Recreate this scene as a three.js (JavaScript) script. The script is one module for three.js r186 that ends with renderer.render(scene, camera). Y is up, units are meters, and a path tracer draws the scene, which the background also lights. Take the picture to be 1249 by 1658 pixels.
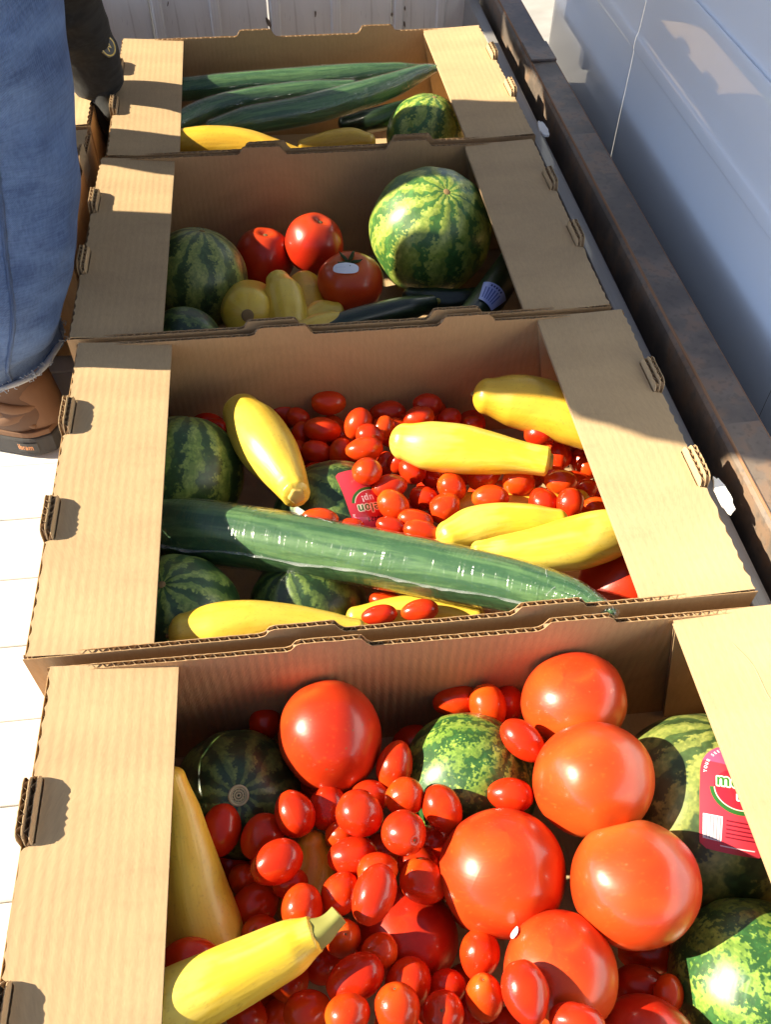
import * as THREE from 'three';
import { mergeGeometries, mergeVertices } from 'three/addons/utils/BufferGeometryUtils.js';
import { RoundedBoxGeometry } from 'three/addons/geometries/RoundedBoxGeometry.js';

// ---------------------------------------------------------------- camera, sky, sun, exposure
// origin: middle of the second produce box, level with the tops of the boxes; x right, y up, -z away
const scene = new THREE.Scene();
const camera = new THREE.PerspectiveCamera(61.16, 772 / 1024, 0.02, 400);
camera.rotation.order = 'YXZ';
camera.rotation.set(-0.8706, -0.1388, 0.0255);
camera.position.set(-0.0702, 0.5907, 0.5685);
scene.add(camera);
const SUN = new THREE.Vector3(-0.86, 0.5, -0.08).normalize();
{ // clear low-sun sky: deeper blue overhead, pale towards the horizon, a soft glow round the sun
  const w = 512, h = 256, d = new Float32Array(w * h * 4), v = new THREE.Vector3();
  for (let j = 0; j < h; j++) for (let i = 0; i < w; i++) {
    const lat = ((j + 0.5) / h - 0.5) * Math.PI, lon = ((i + 0.5) / w - 0.5) * Math.PI * 2;
    v.set(Math.cos(lat) * Math.cos(lon), Math.sin(lat), Math.cos(lat) * Math.sin(lon));
    const az = Math.max(0, (v.x * SUN.x + v.z * SUN.z) / Math.hypot(v.x, v.z) / Math.hypot(SUN.x, SUN.z)), t = Math.exp(-Math.max(v.y, 0) / 0.13) * (0.6 + 2 * az * az), q = Math.max(v.dot(SUN), 0), g = q ** 10 * 0.14 + q ** 3 * 0.05, k = (j * w + i) * 4;
    const c = v.y < 0 ? [0.06, 0.055, 0.05] : [0.056 + 0.78 * t + g * 0.9, 0.068 + 1.02 * t + g * 0.95, 0.105 + 1.5 * t + g * 1.05];
    d[k] = c[0]; d[k + 1] = c[1]; d[k + 2] = c[2]; d[k + 3] = 1;
  }
  const sky = new THREE.DataTexture(d, w, h, THREE.RGBAFormat, THREE.FloatType);
  sky.mapping = THREE.EquirectangularReflectionMapping; sky.magFilter = sky.minFilter = THREE.LinearFilter; sky.needsUpdate = true;
  scene.background = scene.environment = sky;
}
const sun = new THREE.DirectionalLight(new THREE.Color(1, 0.89, 0.69), 5);
sun.position.copy(SUN).multiplyScalar(6);
sun.castShadow = true; sun.shadow.mapSize.set(2048, 2048); sun.shadow.radius = 1.2;
Object.assign(sun.shadow.camera, { left: -2.5, right: 2.5, top: 2.5, bottom: -2.5, near: 0.5, far: 14 });
scene.add(sun, sun.target);
const renderer = new THREE.WebGLRenderer({ antialias: true });
renderer.shadowMap.enabled = true;
renderer.toneMapping = THREE.LinearToneMapping;
renderer.toneMappingExposure = 2.8;

// ---------------------------------------------------------------- helpers
let seed = 20240611;
const rnd = () => { seed = (seed * 1664525 + 1013904223) >>> 0; return seed / 4294967296; };
const rr = (a, b) => a + (b - a) * rnd();
const V = (x, y, z) => new THREE.Vector3(x, y, z);
const RGB = (r, g, b) => new THREE.Color().setRGB(r, g, b);
const clamp = THREE.MathUtils.clamp, smooth = THREE.MathUtils.smoothstep, mix = THREE.MathUtils.lerp;
const counts = {};
function numbered(n) { const k = counts[n] = (counts[n] ?? -1) + 1; return k ? `${n}_${String(k).padStart(3, '0')}` : n; }
function tag(o, label, category, group) { Object.assign(o.userData, { label, category }); if (group) o.userData.group = group; return o; }
function thing(name, label, category, pos, group) {
  const o = new THREE.Group(); o.name = numbered(name); if (pos) o.position.copy(pos); scene.add(o); return tag(o, label, category, group);
}
function part(name, geo, mat, parent, label) {
  const m = new THREE.Mesh(geo, mat); m.name = name; m.castShadow = m.receiveShadow = true; parent.add(m); if (label) m.userData.label = label; return m;
}
function structure(name, geo, mat) { const m = part(name, geo, mat, scene); m.userData.kind = 'structure'; return m; }
const hash = (x, y, z) => { let h = Math.imul(x, 374761393) + Math.imul(y, 668265263) + Math.imul(z, 1274126177) | 0; h = Math.imul(h ^ (h >>> 13), 1274126177); return ((h ^ (h >>> 16)) >>> 0) / 4294967296; };
function noise3(x, y, z) {
  const X = Math.floor(x), Y = Math.floor(y), Z = Math.floor(z), f = (t) => t * t * (3 - 2 * t), u = f(x - X), v = f(y - Y), w = f(z - Z);
  const l = (a, b, t) => a + (b - a) * t;
  return l(l(l(hash(X, Y, Z), hash(X + 1, Y, Z), u), l(hash(X, Y + 1, Z), hash(X + 1, Y + 1, Z), u), v),
    l(l(hash(X, Y, Z + 1), hash(X + 1, Y, Z + 1), u), l(hash(X, Y + 1, Z + 1), hash(X + 1, Y + 1, Z + 1), u), v), w);
}
function fbm(x, y, z, oct = 4) { let s = 0, a = 0.5, n = 0; for (let i = 0; i < oct; i++) { s += a * noise3(x, y, z); n += a; x *= 2.03; y *= 2.03; z *= 2.03; a *= 0.5; } return s / n; }
// noise on a torus-like wrap so a texture tiles
function tfbm(u, v, fx, fy, oct = 4, s = 0) {
  const a = u * Math.PI * 2, b = v * Math.PI * 2; const R = fx / 6.283, Q = fy / 6.283;
  return fbm(Math.cos(a) * R + 40 + s, Math.sin(a) * R + Math.cos(b) * Q * 1.7 + 40, Math.sin(b) * Q + 40 - s, oct);
}
function texture(w, h, fn, srgb = false) {   // fn(u, v) -> [r, g, b] linear
  const d = new Uint8Array(w * h * 4), enc = srgb ? (c) => (c <= 0.0031308 ? 12.92 * c : 1.055 * c ** (1 / 2.4) - 0.055) : (c) => c;
  for (let j = 0; j < h; j++) for (let i = 0; i < w; i++) {
    const c = fn((i + 0.5) / w, (j + 0.5) / h), k = (j * w + i) * 4;
    for (let q = 0; q < 3; q++) d[k + q] = clamp(enc(clamp(c[q] ?? c[0], 0, 1)) * 255, 0, 255);
    d[k + 3] = 255;
  }
  const t = new THREE.DataTexture(d, w, h); t.wrapS = t.wrapT = THREE.RepeatWrapping; t.magFilter = THREE.LinearFilter; t.minFilter = THREE.LinearMipmapLinearFilter; t.generateMipmaps = true;
  if (srgb) t.colorSpace = THREE.SRGBColorSpace; t.needsUpdate = true; return t;
}
function canvasTexture(w, h, draw) {
  const c = document.createElement('canvas'); c.width = w; c.height = h; draw(c.getContext('2d'), w, h);
  const t = new THREE.CanvasTexture(c); t.colorSpace = THREE.SRGBColorSpace; return t;
}
const mix3 = (a, b, t) => [mix(a[0], b[0], t), mix(a[1], b[1], t), mix(a[2], b[2], t)];
const mul3 = (a, s) => [a[0] * s, a[1] * s, a[2] * s];

// smooth surface round tapered capsules (naive surface nets): bones = [[ax,ay,az,ra, bx,by,bz,rb], ...] in metres
function flesh(bones, cell, k = 0.02, extra) {
  const lo = [1e9, 1e9, 1e9], hi = [-1e9, -1e9, -1e9];
  for (const b of bones) for (const o of [0, 4]) for (let q = 0; q < 3; q++) { lo[q] = Math.min(lo[q], b[o + q] - b[o + 3] - 3 * cell); hi[q] = Math.max(hi[q], b[o + q] + b[o + 3] + 3 * cell); }
  const N = lo.map((l, q) => Math.ceil((hi[q] - l) / cell) + 1), F = new Float32Array(N[0] * N[1] * N[2]);
  const sd = (x, y, z) => {
    let d = 1e3;
    for (const b of bones) {
      const bx = b[4] - b[0], by = b[5] - b[1], bz = b[6] - b[2], px = x - b[0], py = y - b[1], pz = z - b[2], l2 = bx * bx + by * by + bz * bz;
      const t = l2 > 0 ? clamp((px * bx + py * by + pz * bz) / l2, 0, 1) : 0;
      const e = Math.hypot(px - bx * t, py - by * t, pz - bz * t) - mix(b[3], b[7], t);
      const h = Math.max(k - Math.abs(d - e), 0) / k; d = Math.min(d, e) - h * h * k * 0.25;
    }
    return extra ? extra(d, x, y, z) : d;
  };
  const id = (i, j, l) => i + N[0] * (j + N[1] * l);
  for (let l = 0; l < N[2]; l++) for (let j = 0; j < N[1]; j++) for (let i = 0; i < N[0]; i++) F[id(i, j, l)] = sd(lo[0] + i * cell, lo[1] + j * cell, lo[2] + l * cell);
  const vi = new Int32Array(F.length).fill(-1), P = [], I = [];
  for (let l = 0; l < N[2] - 1; l++) for (let j = 0; j < N[1] - 1; j++) for (let i = 0; i < N[0] - 1; i++) {
    let n = 0, sx = 0, sy = 0, sz = 0;
    for (const [a, b] of EDGES) {
      const fa = F[id(i + a[0], j + a[1], l + a[2])], fb = F[id(i + b[0], j + b[1], l + b[2])];
      if ((fa < 0) === (fb < 0)) continue;
      const t = fa / (fa - fb); n++; sx += mix(a[0], b[0], t); sy += mix(a[1], b[1], t); sz += mix(a[2], b[2], t);
    }
    if (n) { vi[id(i, j, l)] = P.length / 3; P.push(lo[0] + (i + sx / n) * cell, lo[1] + (j + sy / n) * cell, lo[2] + (l + sz / n) * cell); }
  }
  const quad = (a, b, c, d, flip) => { if (Math.min(a, b, c, d) < 0) return; flip ? I.push(a, c, b, a, d, c) : I.push(a, b, c, a, c, d); };
  for (let l = 1; l < N[2] - 1; l++) for (let j = 1; j < N[1] - 1; j++) for (let i = 1; i < N[0] - 1; i++) {
    const s = F[id(i, j, l)] < 0;
    if (s !== F[id(i + 1, j, l)] < 0) quad(vi[id(i, j - 1, l - 1)], vi[id(i, j, l - 1)], vi[id(i, j, l)], vi[id(i, j - 1, l)], !s);
    if (s !== F[id(i, j + 1, l)] < 0) quad(vi[id(i - 1, j, l - 1)], vi[id(i - 1, j, l)], vi[id(i, j, l)], vi[id(i, j, l - 1)], !s);
    if (s !== F[id(i, j, l + 1)] < 0) quad(vi[id(i - 1, j - 1, l)], vi[id(i, j - 1, l)], vi[id(i, j, l)], vi[id(i - 1, j, l)], !s);
  }
  const g = new THREE.BufferGeometry(); g.setAttribute('position', new THREE.Float32BufferAttribute(P, 3)); g.setIndex(I);
  const uv = []; for (let q = 0; q < P.length; q += 3) uv.push(P[q] + P[q + 2] * 0.7, P[q + 1] + P[q + 2] * 0.3);
  g.setAttribute('uv', new THREE.Float32BufferAttribute(uv, 2)); g.computeVertexNormals(); return g;
}
const EDGES = (() => { const c = [], e = []; for (let q = 0; q < 8; q++) c.push([q & 1, q >> 1 & 1, q >> 2]); for (let a = 0; a < 8; a++) for (let b = a + 1; b < 8; b++) if ([1, 2, 4].includes(a ^ b)) e.push([c[a], c[b]]); return e; })();

// solid of changing radius along a curve: pts = [[x,y,z,r], ...] metres; capA / capB = how far the round ends reach, in radii
function loft(pts, { rings = 48, seg = 36, capA = 0.75, capB = 0.75, wob = null } = {}) {
  const cv = new THREE.CatmullRomCurve3(pts.map((p) => V(p[0], p[1], p[2])), false, 'centripetal');
  const L = cv.getLength(), n = pts.length - 1;
  const rad = (t) => { const x = clamp(t * n, 0, n - 1e-6), i = Math.floor(x), f = x - i, r = (k) => pts[clamp(k, 0, n)][3]; const [a, b, c, d] = [r(i - 1), r(i), r(i + 1), r(i + 2)]; return 0.5 * (2 * b + (c - a) * f + (2 * a - 5 * b + 4 * c - d) * f * f + (3 * b - a - 3 * c + d) * f ** 3); };
  const st = []; const CA = 10;
  const tA = cv.getTangent(0.001).negate(), tB = cv.getTangent(0.999);
  for (let i = 0; i <= CA; i++) { const a = i / CA * Math.PI / 2; st.push([pts[0], tA, Math.cos(a) * capA * pts[0][3], Math.max(Math.sin(a), 0.002) * rad(0), -Math.cos(a) * capA * pts[0][3], 0]); }
  for (let i = 1; i < rings; i++) { const t = i / rings; st.push([cv.getPoint(t), null, 0, rad(t), t * L, t]); }
  for (let i = CA; i >= 0; i--) { const a = i / CA * Math.PI / 2; st.push([pts[n], tB, Math.cos(a) * capB * pts[n][3], Math.max(Math.sin(a), 0.002) * rad(1), L + Math.cos(a) * capB * pts[n][3], 1]); }
  let up = Math.abs(tB.y) > 0.8 ? V(1, 0, 0) : V(0, 1, 0); const P = [], U = [], I = [];
  st.forEach(([c, dir, off, r, len, t], k) => {
    const T = cv.getTangent(clamp(t, 0.001, 0.999)); const S = V().crossVectors(T, up).normalize(); up = V().crossVectors(S, T).normalize();
    const o = V(c.x ?? c[0], c.y ?? c[1], c.z ?? c[2]); if (dir) o.addScaledVector(dir, off);
    for (let j = 0; j <= seg; j++) { const a = j / seg * Math.PI * 2, q = r * (wob ? wob(a, len / L, len) : 1); P.push(o.x + q * (Math.cos(a) * S.x + Math.sin(a) * up.x), o.y + q * (Math.cos(a) * S.y + Math.sin(a) * up.y), o.z + q * (Math.cos(a) * S.z + Math.sin(a) * up.z)); U.push(j / seg, len); }
    if (k) for (let j = 0; j < seg; j++) { const b = k * (seg + 1) + j, a = b - seg - 1; I.push(a, b, a + 1, a + 1, b, b + 1); }
  });
  const g = new THREE.BufferGeometry(); g.setAttribute('position', new THREE.Float32BufferAttribute(P, 3)); g.setAttribute('uv', new THREE.Float32BufferAttribute(U, 2)); g.setIndex(I);
  g.computeVertexNormals(); const nr = g.attributes.normal; // close the seam
  for (let k = 0; k < st.length; k++) { const a = k * (seg + 1), b = a + seg, v = V(nr.getX(a) + nr.getX(b), nr.getY(a) + nr.getY(b), nr.getZ(a) + nr.getZ(b)).normalize(); nr.setXYZ(a, v.x, v.y, v.z); nr.setXYZ(b, v.x, v.y, v.z); }
  g.userData = { cv, L, tA, tB }; return g;
}
const bar = (x0, x1, y0, y1, z0, z1) => new THREE.BoxGeometry(x1 - x0, y1 - y0, z1 - z0).translate((x0 + x1) / 2, (y0 + y1) / 2, (z0 + z1) / 2);
const Q = (from, to) => new THREE.Quaternion().setFromUnitVectors(from, to);

// ---------------------------------------------------------------- materials
const PITCH = 0.0078, CT = 0.0046;    // flute pitch and board thickness
const kraftMap = texture(1024, 1024, (u, v) => {
  const big = tfbm(u, v, 5, 5, 3), fib = tfbm(u, v, 300, 70, 2, 9), sp = hash(Math.floor(u * 1024), Math.floor(v * 1024), 5);
  const st = smooth(tfbm(u, v, 9, 30, 3, 31), 0.62, 0.75), k = 0.93 - 0.035 * st + 0.34 * (big - 0.5) + 0.16 * (fib - 0.5) + 0.012 * Math.sin(u * Math.PI * 2 * 40) * big + (sp > 0.996 ? -0.16 : 0);
  return mul3([0.53, 0.365, 0.19], k);
}, true);
const kraftBump = texture(1024, 1024, (u, v) => [0.5 + 0.2 * Math.sin(u * Math.PI * 2 * 40) * (0.3 + tfbm(u, v, 6, 6, 2, 3)) + 0.25 * (tfbm(u, v, 260, 90, 2, 5) - 0.5) + 0.9 * (tfbm(u, v, 4, 4, 2, 7) - 0.5)]);
for (const t of [kraftMap, kraftBump]) t.repeat.setScalar(1 / 0.312);
const M = {};
M.kraft = new THREE.MeshPhysicalMaterial({ map: kraftMap, bumpMap: kraftBump, bumpScale: 0.00028, roughness: 0.78, color: RGB(1, 1, 1), sheen: 0.0 });
M.kraftRibBounce = M.kraft.clone(); M.kraftRibBounce.color = RGB(0.86, 0.76, 0.66); M.kraftRibBounce.bumpScale = 0.0004; M.kraftRibBounce1 = M.kraftRibBounce.clone(); M.kraftRibBounce1.bumpScale = 0.001;  // wall board tinted darker and redder in place of red bounce light
M.kraftWorn = M.kraft.clone(); M.kraftWorn.color = RGB(0.95, 0.93, 0.9);
M.flute = new THREE.MeshStandardMaterial({ color: RGB(0.40, 0.265, 0.145), roughness: 0.9 });
M.dark = new THREE.MeshStandardMaterial({ color: RGB(0.02, 0.018, 0.016), roughness: 0.9 });

const skinMap = (base, warm, deep, s) => texture(512, 256, (u, v) => {
  const n = tfbm(u, v, 4, 3, 3, s), sp = tfbm(u, v, 90, 60, 2, s + 3), top = smooth(v, 0.62, 1.0), pale = Math.max(0, sp - 0.66) * 2;
  let c = mix3(deep, base, smooth(n + 0.14 * Math.sin(u * 6.283 + s), 0.2, 0.75)); { const bx = Math.floor(u * 26), by = Math.floor(v * 14), h1 = hash(bx, by, s * 7), dx = u * 26 - bx - 0.5, dy = v * 14 - by - 0.5; if (h1 > 0.94) c = mix3(c, [0.25, 0.12, 0.04], smooth(0.12 - Math.hypot(dx * 0.7, dy), 0, 0.1) * 0.6); } c = mix3(c, warm, clamp(top * 0.8 + pale * 0.5 + 0.25 * smooth(n, 0.6, 0.8), 0, 1)); return c;
}, true);
const tomMaps = [
  skinMap([0.59, 0.056, 0.008], [0.64, 0.14, 0.02], [0.51, 0.026, 0.006], 1),
  skinMap([0.61, 0.066, 0.009], [0.65, 0.17, 0.025], [0.53, 0.03, 0.006], 2),
  skinMap([0.52, 0.03, 0.006], [0.57, 0.06, 0.01], [0.42, 0.016, 0.005], 3)];
const fine = texture(256, 256, (u, v) => [0.5 + (tfbm(u, v, 60, 60, 3) - 0.5) * 1.0]);
const skinMat = (map) => new THREE.MeshPhysicalMaterial({ map, roughness: 0.33, clearcoat: 0.3, clearcoatRoughness: 0.14, specularIntensity: 0.85, bumpMap: fine, bumpScale: 0.00006, ior: 1.45 });
M.tomato = tomMaps.map(skinMat);
const grapeMaps = [skinMap([0.64, 0.042, 0.004], [0.68, 0.085, 0.007], [0.54, 0.024, 0.004], 5), skinMap([0.68, 0.062, 0.005], [0.72, 0.12, 0.010], [0.60, 0.034, 0.004], 6), skinMap([0.56, 0.026, 0.004], [0.6, 0.045, 0.006], [0.46, 0.016, 0.004], 7)];
M.grape = grapeMaps.map((m) => { const a = skinMat(m); a.roughness = 0.24; a.clearcoat = 0.25; a.clearcoatRoughness = 0.08; a.specularIntensity = 0.8; return a; });
M.scar = new THREE.MeshStandardMaterial({ color: RGB(0.16, 0.10, 0.035), roughness: 0.8 });
M.calyx = new THREE.MeshStandardMaterial({ color: RGB(0.05, 0.075, 0.018), roughness: 0.75, side: THREE.DoubleSide });

const melonMap = (light, pale, dark, width, rag, s) => texture(1024, 512, (u, v) => {
  const lat = Math.sin(v * Math.PI), a = u * Math.PI * 2, x = Math.cos(a) * lat, y = Math.cos(v * Math.PI), z = Math.sin(a) * lat;
  const w1 = fbm(x * 3 + 9 + s, y * 3 + 9, z * 3 + 9, 3) - 0.5, w2 = fbm(x * 13 + 9, y * 13 + 9 + s, z * 13 + 9, 3) - 0.5, w3 = fbm(x * 34 + 9, y * 34, z * 34 + s, 3) - 0.5;
  const ph = Math.sin(a * 11 + w1 * 5.5 + w2 * 3.2 * rag + w3 * 2.2 * rag);
  const m = smooth(ph + w3 * 1.3 * rag, width - 0.36, width + 0.36);            // 1 = pale lane
  const vein = smooth(fbm(x * 22 + s, y * 8 + 30, z * 22, 3), 0.5, 0.62);
  let c = mix3(light, pale, clamp(0.5 + w2 * 2.4 + w3, 0, 1)); c = mix3(c, mix3(dark, light, 0.45), vein * 0.55);
  const d = mix3(dark, mul3(dark, 1.7), smooth(w2, -0.1, 0.3));
  return mix3(d, c, m * (0.86 + w3 * 0.5));
}, true);
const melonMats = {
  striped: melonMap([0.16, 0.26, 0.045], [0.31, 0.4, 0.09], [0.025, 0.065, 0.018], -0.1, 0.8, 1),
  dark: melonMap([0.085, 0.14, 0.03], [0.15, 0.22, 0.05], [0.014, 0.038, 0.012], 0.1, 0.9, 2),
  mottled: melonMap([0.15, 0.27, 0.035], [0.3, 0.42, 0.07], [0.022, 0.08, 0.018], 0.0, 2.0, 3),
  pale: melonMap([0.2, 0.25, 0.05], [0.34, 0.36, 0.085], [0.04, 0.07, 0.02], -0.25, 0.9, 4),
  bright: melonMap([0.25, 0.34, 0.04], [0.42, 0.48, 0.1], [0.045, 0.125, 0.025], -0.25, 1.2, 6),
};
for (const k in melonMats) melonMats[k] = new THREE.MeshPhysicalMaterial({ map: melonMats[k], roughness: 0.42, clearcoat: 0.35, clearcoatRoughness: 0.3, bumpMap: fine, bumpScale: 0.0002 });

const squashMap = (a, b, c, s) => { const t = texture(512, 512, (u, v) => {
  const n = tfbm(u, v, 6, 4, 4, s), st = tfbm(u, v, 26, 3, 2, s + 4), sp = tfbm(u, v, 120, 70, 2, s + 7);
  let q = mix3(a, b, smooth(n * 0.6 + st * 0.4, 0.38, 0.64)); q = mix3(q, c, Math.max(0, sp - 0.64) * 2.2); return q;
}, true); t.repeat.set(1, 6); return t; };
const squashMats = [squashMap([0.72, 0.45, 0.03], [0.78, 0.54, 0.06], [0.48, 0.27, 0.03], 1), squashMap([0.78, 0.53, 0.03], [0.82, 0.62, 0.10], [0.56, 0.36, 0.04], 2), squashMap([0.68, 0.39, 0.025], [0.74, 0.47, 0.04], [0.42, 0.21, 0.02], 3)]
  .map((map) => new THREE.MeshPhysicalMaterial({ map, roughness: 0.4, clearcoat: 0.35, clearcoatRoughness: 0.28, bumpMap: fine, bumpScale: 0.0003 }));
M.squashStem = new THREE.MeshStandardMaterial({ color: RGB(0.26, 0.25, 0.055), roughness: 0.7 });
M.stubEnd = new THREE.MeshStandardMaterial({ color: RGB(0.5, 0.33, 0.07), roughness: 0.8 });
M.brownScar = new THREE.MeshStandardMaterial({ color: RGB(0.27, 0.17, 0.07), roughness: 0.9 });
M.paleScar = new THREE.MeshStandardMaterial({ color: RGB(0.40, 0.37, 0.22), roughness: 0.9 });
const cukeMap = texture(512, 512, (u, v) => { const st = tfbm(u, v, 40, 4, 3, 2), n = tfbm(u, v, 7, 5, 4, 8), sp = tfbm(u, v, 110, 60, 2, 5); return mix3([0.036, 0.105, 0.04], [0.125, 0.24, 0.085], clamp(smooth(st, 0.35, 0.68) * 0.7 + (n - 0.45) * 0.8 + Math.max(0, sp - 0.62) * 1.5, 0, 1)); }, true); cukeMap.repeat.set(1, 5);
M.cuke = new THREE.MeshPhysicalMaterial({ map: cukeMap, roughness: 0.45, bumpMap: fine, bumpScale: 0.0004 });
const zukeMap = texture(512, 256, (u, v) => { const st = tfbm(u, v, 26, 5, 3, 4), sp = tfbm(u, v, 90, 60, 2, 5); return mix3([0.004, 0.014, 0.005], [0.016, 0.04, 0.012], clamp(smooth(st, 0.4, 0.7) * 0.7 + Math.max(0, sp - 0.6) * 2, 0, 1)); }, true); zukeMap.repeat.set(1, 5);
M.zucchini = new THREE.MeshPhysicalMaterial({ map: zukeMap, roughness: 0.36, clearcoat: 0.4, clearcoatRoughness: 0.2 });
const crinkle = texture(512, 512, (u, v) => { const a = tfbm(u, v, 16, 5, 3, 1), b = tfbm(u, v, 5, 26, 3, 6); return [0.5 + 0.5 * Math.abs(a - 0.5) * 3 - 0.5 * Math.abs(b - 0.5) * 3]; }); crinkle.repeat.set(1, 6);
M.film = new THREE.MeshPhysicalMaterial({ color: RGB(0.97, 0.98, 1), transmission: 1, thickness: 0, roughness: 0.2, ior: 1.5, bumpMap: crinkle, bumpScale: 0.002 });

M.seam = new THREE.MeshPhysicalMaterial({ color: RGB(0.9, 0.93, 0.92), transmission: 0.75, thickness: 0, roughness: 0.2, clearcoat: 0.6 });
const whiteMap = texture(512, 512, (u, v) => { const n = tfbm(u, v, 6, 6, 4, 2), d = smooth(tfbm(u, v, 24, 5, 4, 11), 0.6, 0.8), sc = tfbm(u, v, 70, 40, 2, 21); let c = mul3([0.74, 0.73, 0.70], 0.9 + 0.18 * n); c = mix3(c, [0.33, 0.29, 0.24], d * 0.4); return sc > 0.84 ? mul3(c, 0.8) : c; }, true);
whiteMap.repeat.set(1.6, 1.6);
M.plank = [1, 0.95, 0.9].map((k) => new THREE.MeshStandardMaterial({ map: whiteMap, color: RGB(k, k, k), roughness: 0.6, bumpMap: fine, bumpScale: 0.0006 }));
M.wall = new THREE.MeshPhysicalMaterial({ map: whiteMap, color: RGB(0.97, 0.96, 0.96), roughness: 0.5, clearcoat: 0.2, clearcoatRoughness: 0.4 });
M.panelPaint = new THREE.MeshPhysicalMaterial({ color: RGB(0.80, 0.88, 0.97), roughness: 0.5, clearcoat: 1, clearcoatRoughness: 0.035, bumpMap: fine, bumpScale: 0.00002 });
const rustMap = texture(1024, 1024, (u, v) => { const n = fbm(u * 14, v * 14, 2, 5), m = fbm(u * 40 + 9, v * 40, 5, 4), p = fbm(u * 120, v * 120, 8, 2); let c = mix3([0.11, 0.087, 0.07], [0.19, 0.145, 0.11], smooth(n, 0.3, 0.7)); c = mix3(c, [0.3, 0.15, 0.065], smooth(m * 0.5 + n * 0.5, 0.52, 0.64) * 0.28); c = mix3(c, [0.05, 0.043, 0.038], smooth(p, 0.55, 0.75) * 0.3); return c; }, true); rustMap.repeat.set(1.7, 1.7);
M.rust = new THREE.MeshPhysicalMaterial({ map: rustMap, roughness: 0.5, bumpMap: rustMap, bumpScale: 0.0012, clearcoat: 0.25, clearcoatRoughness: 0.4 });
M.rustEdge = new THREE.MeshStandardMaterial({ color: RGB(0.27, 0.14, 0.07), roughness: 0.85, bumpMap: rustMap, bumpScale: 0.002 });
M.shadedSill = new THREE.MeshPhysicalMaterial({ map: whiteMap, color: RGB(0.34, 0.33, 0.33), roughness: 0.5, clearcoat: 0.3 });  // white board colour darkened to stand in for shade falling on it
const denimMap = texture(1024, 1024, (u, v) => {
  const tw = Math.sin((u * 150 + v * 150) * Math.PI * 2) * 0.5 + 0.5, yarn = tfbm(u, v, 22, 220, 3, 3), n = tfbm(u, v, 7, 9, 4, 9), w = tfbm(u, v, 200, 40, 2, 2);
  const k = clamp(0.1 + 0.35 * yarn + 0.16 * tw + 0.75 * (n - 0.42) + 0.3 * (w - 0.5), 0, 1);
  return mix3([0.015, 0.042, 0.13], [0.125, 0.22, 0.43], k);
}, true); denimMap.repeat.set(2, 4);
const twill = texture(512, 512, (u, v) => [0.5 + 0.3 * Math.sin((u * 90 + v * 90) * Math.PI * 2) + 0.5 * (tfbm(u, v, 80, 140, 2, 6) - 0.5)]); twill.repeat.set(2, 4);
M.denim = new THREE.MeshPhysicalMaterial({ map: denimMap, bumpMap: twill, bumpScale: 0.0006, roughness: 0.9, sheen: 0.3, sheenRoughness: 0.6, sheenColor: RGB(0.5, 0.6, 0.75) });
M.fray = new THREE.MeshStandardMaterial({ color: RGB(0.34, 0.4, 0.47), roughness: 0.95 });
const knit = texture(256, 256, (u, v) => mul3([0.02, 0.02, 0.019], 0.5 + 1.0 * tfbm(u, v, 40, 40, 3, 2)), true); knit.repeat.set(6, 6);
M.black = new THREE.MeshPhysicalMaterial({ map: knit, roughness: 0.95, bumpMap: fine, bumpScale: 0.002, sheen: 0.25, sheenRoughness: 0.7, sheenColor: RGB(0.3, 0.3, 0.3) });
M.leather = new THREE.MeshPhysicalMaterial({ map: texture(512, 512, (u, v) => mix3([0.05, 0.022, 0.011], [0.125, 0.058, 0.027], tfbm(u, v, 12, 12, 5, 3)), true), roughness: 0.7, bumpMap: fine, bumpScale: 0.0012 });
M.strap = new THREE.MeshStandardMaterial({ color: RGB(0.15, 0.075, 0.036), roughness: 0.8 });
M.rubber = new THREE.MeshStandardMaterial({ color: RGB(0.045, 0.042, 0.04), roughness: 0.85, bumpMap: fine, bumpScale: 0.0008 });
M.skin = new THREE.MeshPhysicalMaterial({ color: RGB(0.42, 0.24, 0.16), roughness: 0.55 });

// ---------------------------------------------------------------- setting: ground, plank deck, front wall
const groundMap = texture(512, 512, (u, v) => mul3([0.42, 0.40, 0.37], 0.75 + 0.5 * tfbm(u, v, 30, 30, 5, 3)), true); groundMap.repeat.set(60, 60);
structure('ground', new THREE.PlaneGeometry(240, 240).rotateX(-Math.PI / 2).translate(0, -0.95, 0), new THREE.MeshStandardMaterial({ map: groundMap, roughness: 0.95 }));
const FLOOR = -0.18;
{
  const deck = new THREE.Group(); deck.name = 'plank_deck'; deck.userData.kind = 'structure'; scene.add(deck);
  part('underframe', bar(-1.15, 0.42, -0.93, FLOOR - 0.032, -1.22, 1.1), new THREE.MeshStandardMaterial({ color: RGB(0.2, 0.19, 0.18), roughness: 0.9 }), deck);  // deepened out of view to block light bouncing under the deck
  let z = -1.2;
  for (let i = 0; z < 1.05; i++) {
    const w = 0.083 + rr(-0.002, 0.002), g = new RoundedBoxGeometry(1.47, 0.028, w, 2, 0.003), uv = g.attributes.uv, p = g.attributes.position, sx = rnd(), sz = rnd();
    for (let k = 0; k < uv.count; k++) uv.setXY(k, p.getX(k) * 0.6 + sx, p.getZ(k) + sz);
    const m = part(i ? `plank_${String(i).padStart(3, '0')}` : 'plank', g, M.plank[i % 3], deck); m.position.set(-0.41 + rr(-0.004, 0.004), FLOOR - 0.014 + rr(-0.0012, 0.0004), z + w / 2); m.rotation.x = rr(-0.006, 0.006);
    z += w + rr(0.0006, 0.0013);
  }
}
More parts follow.
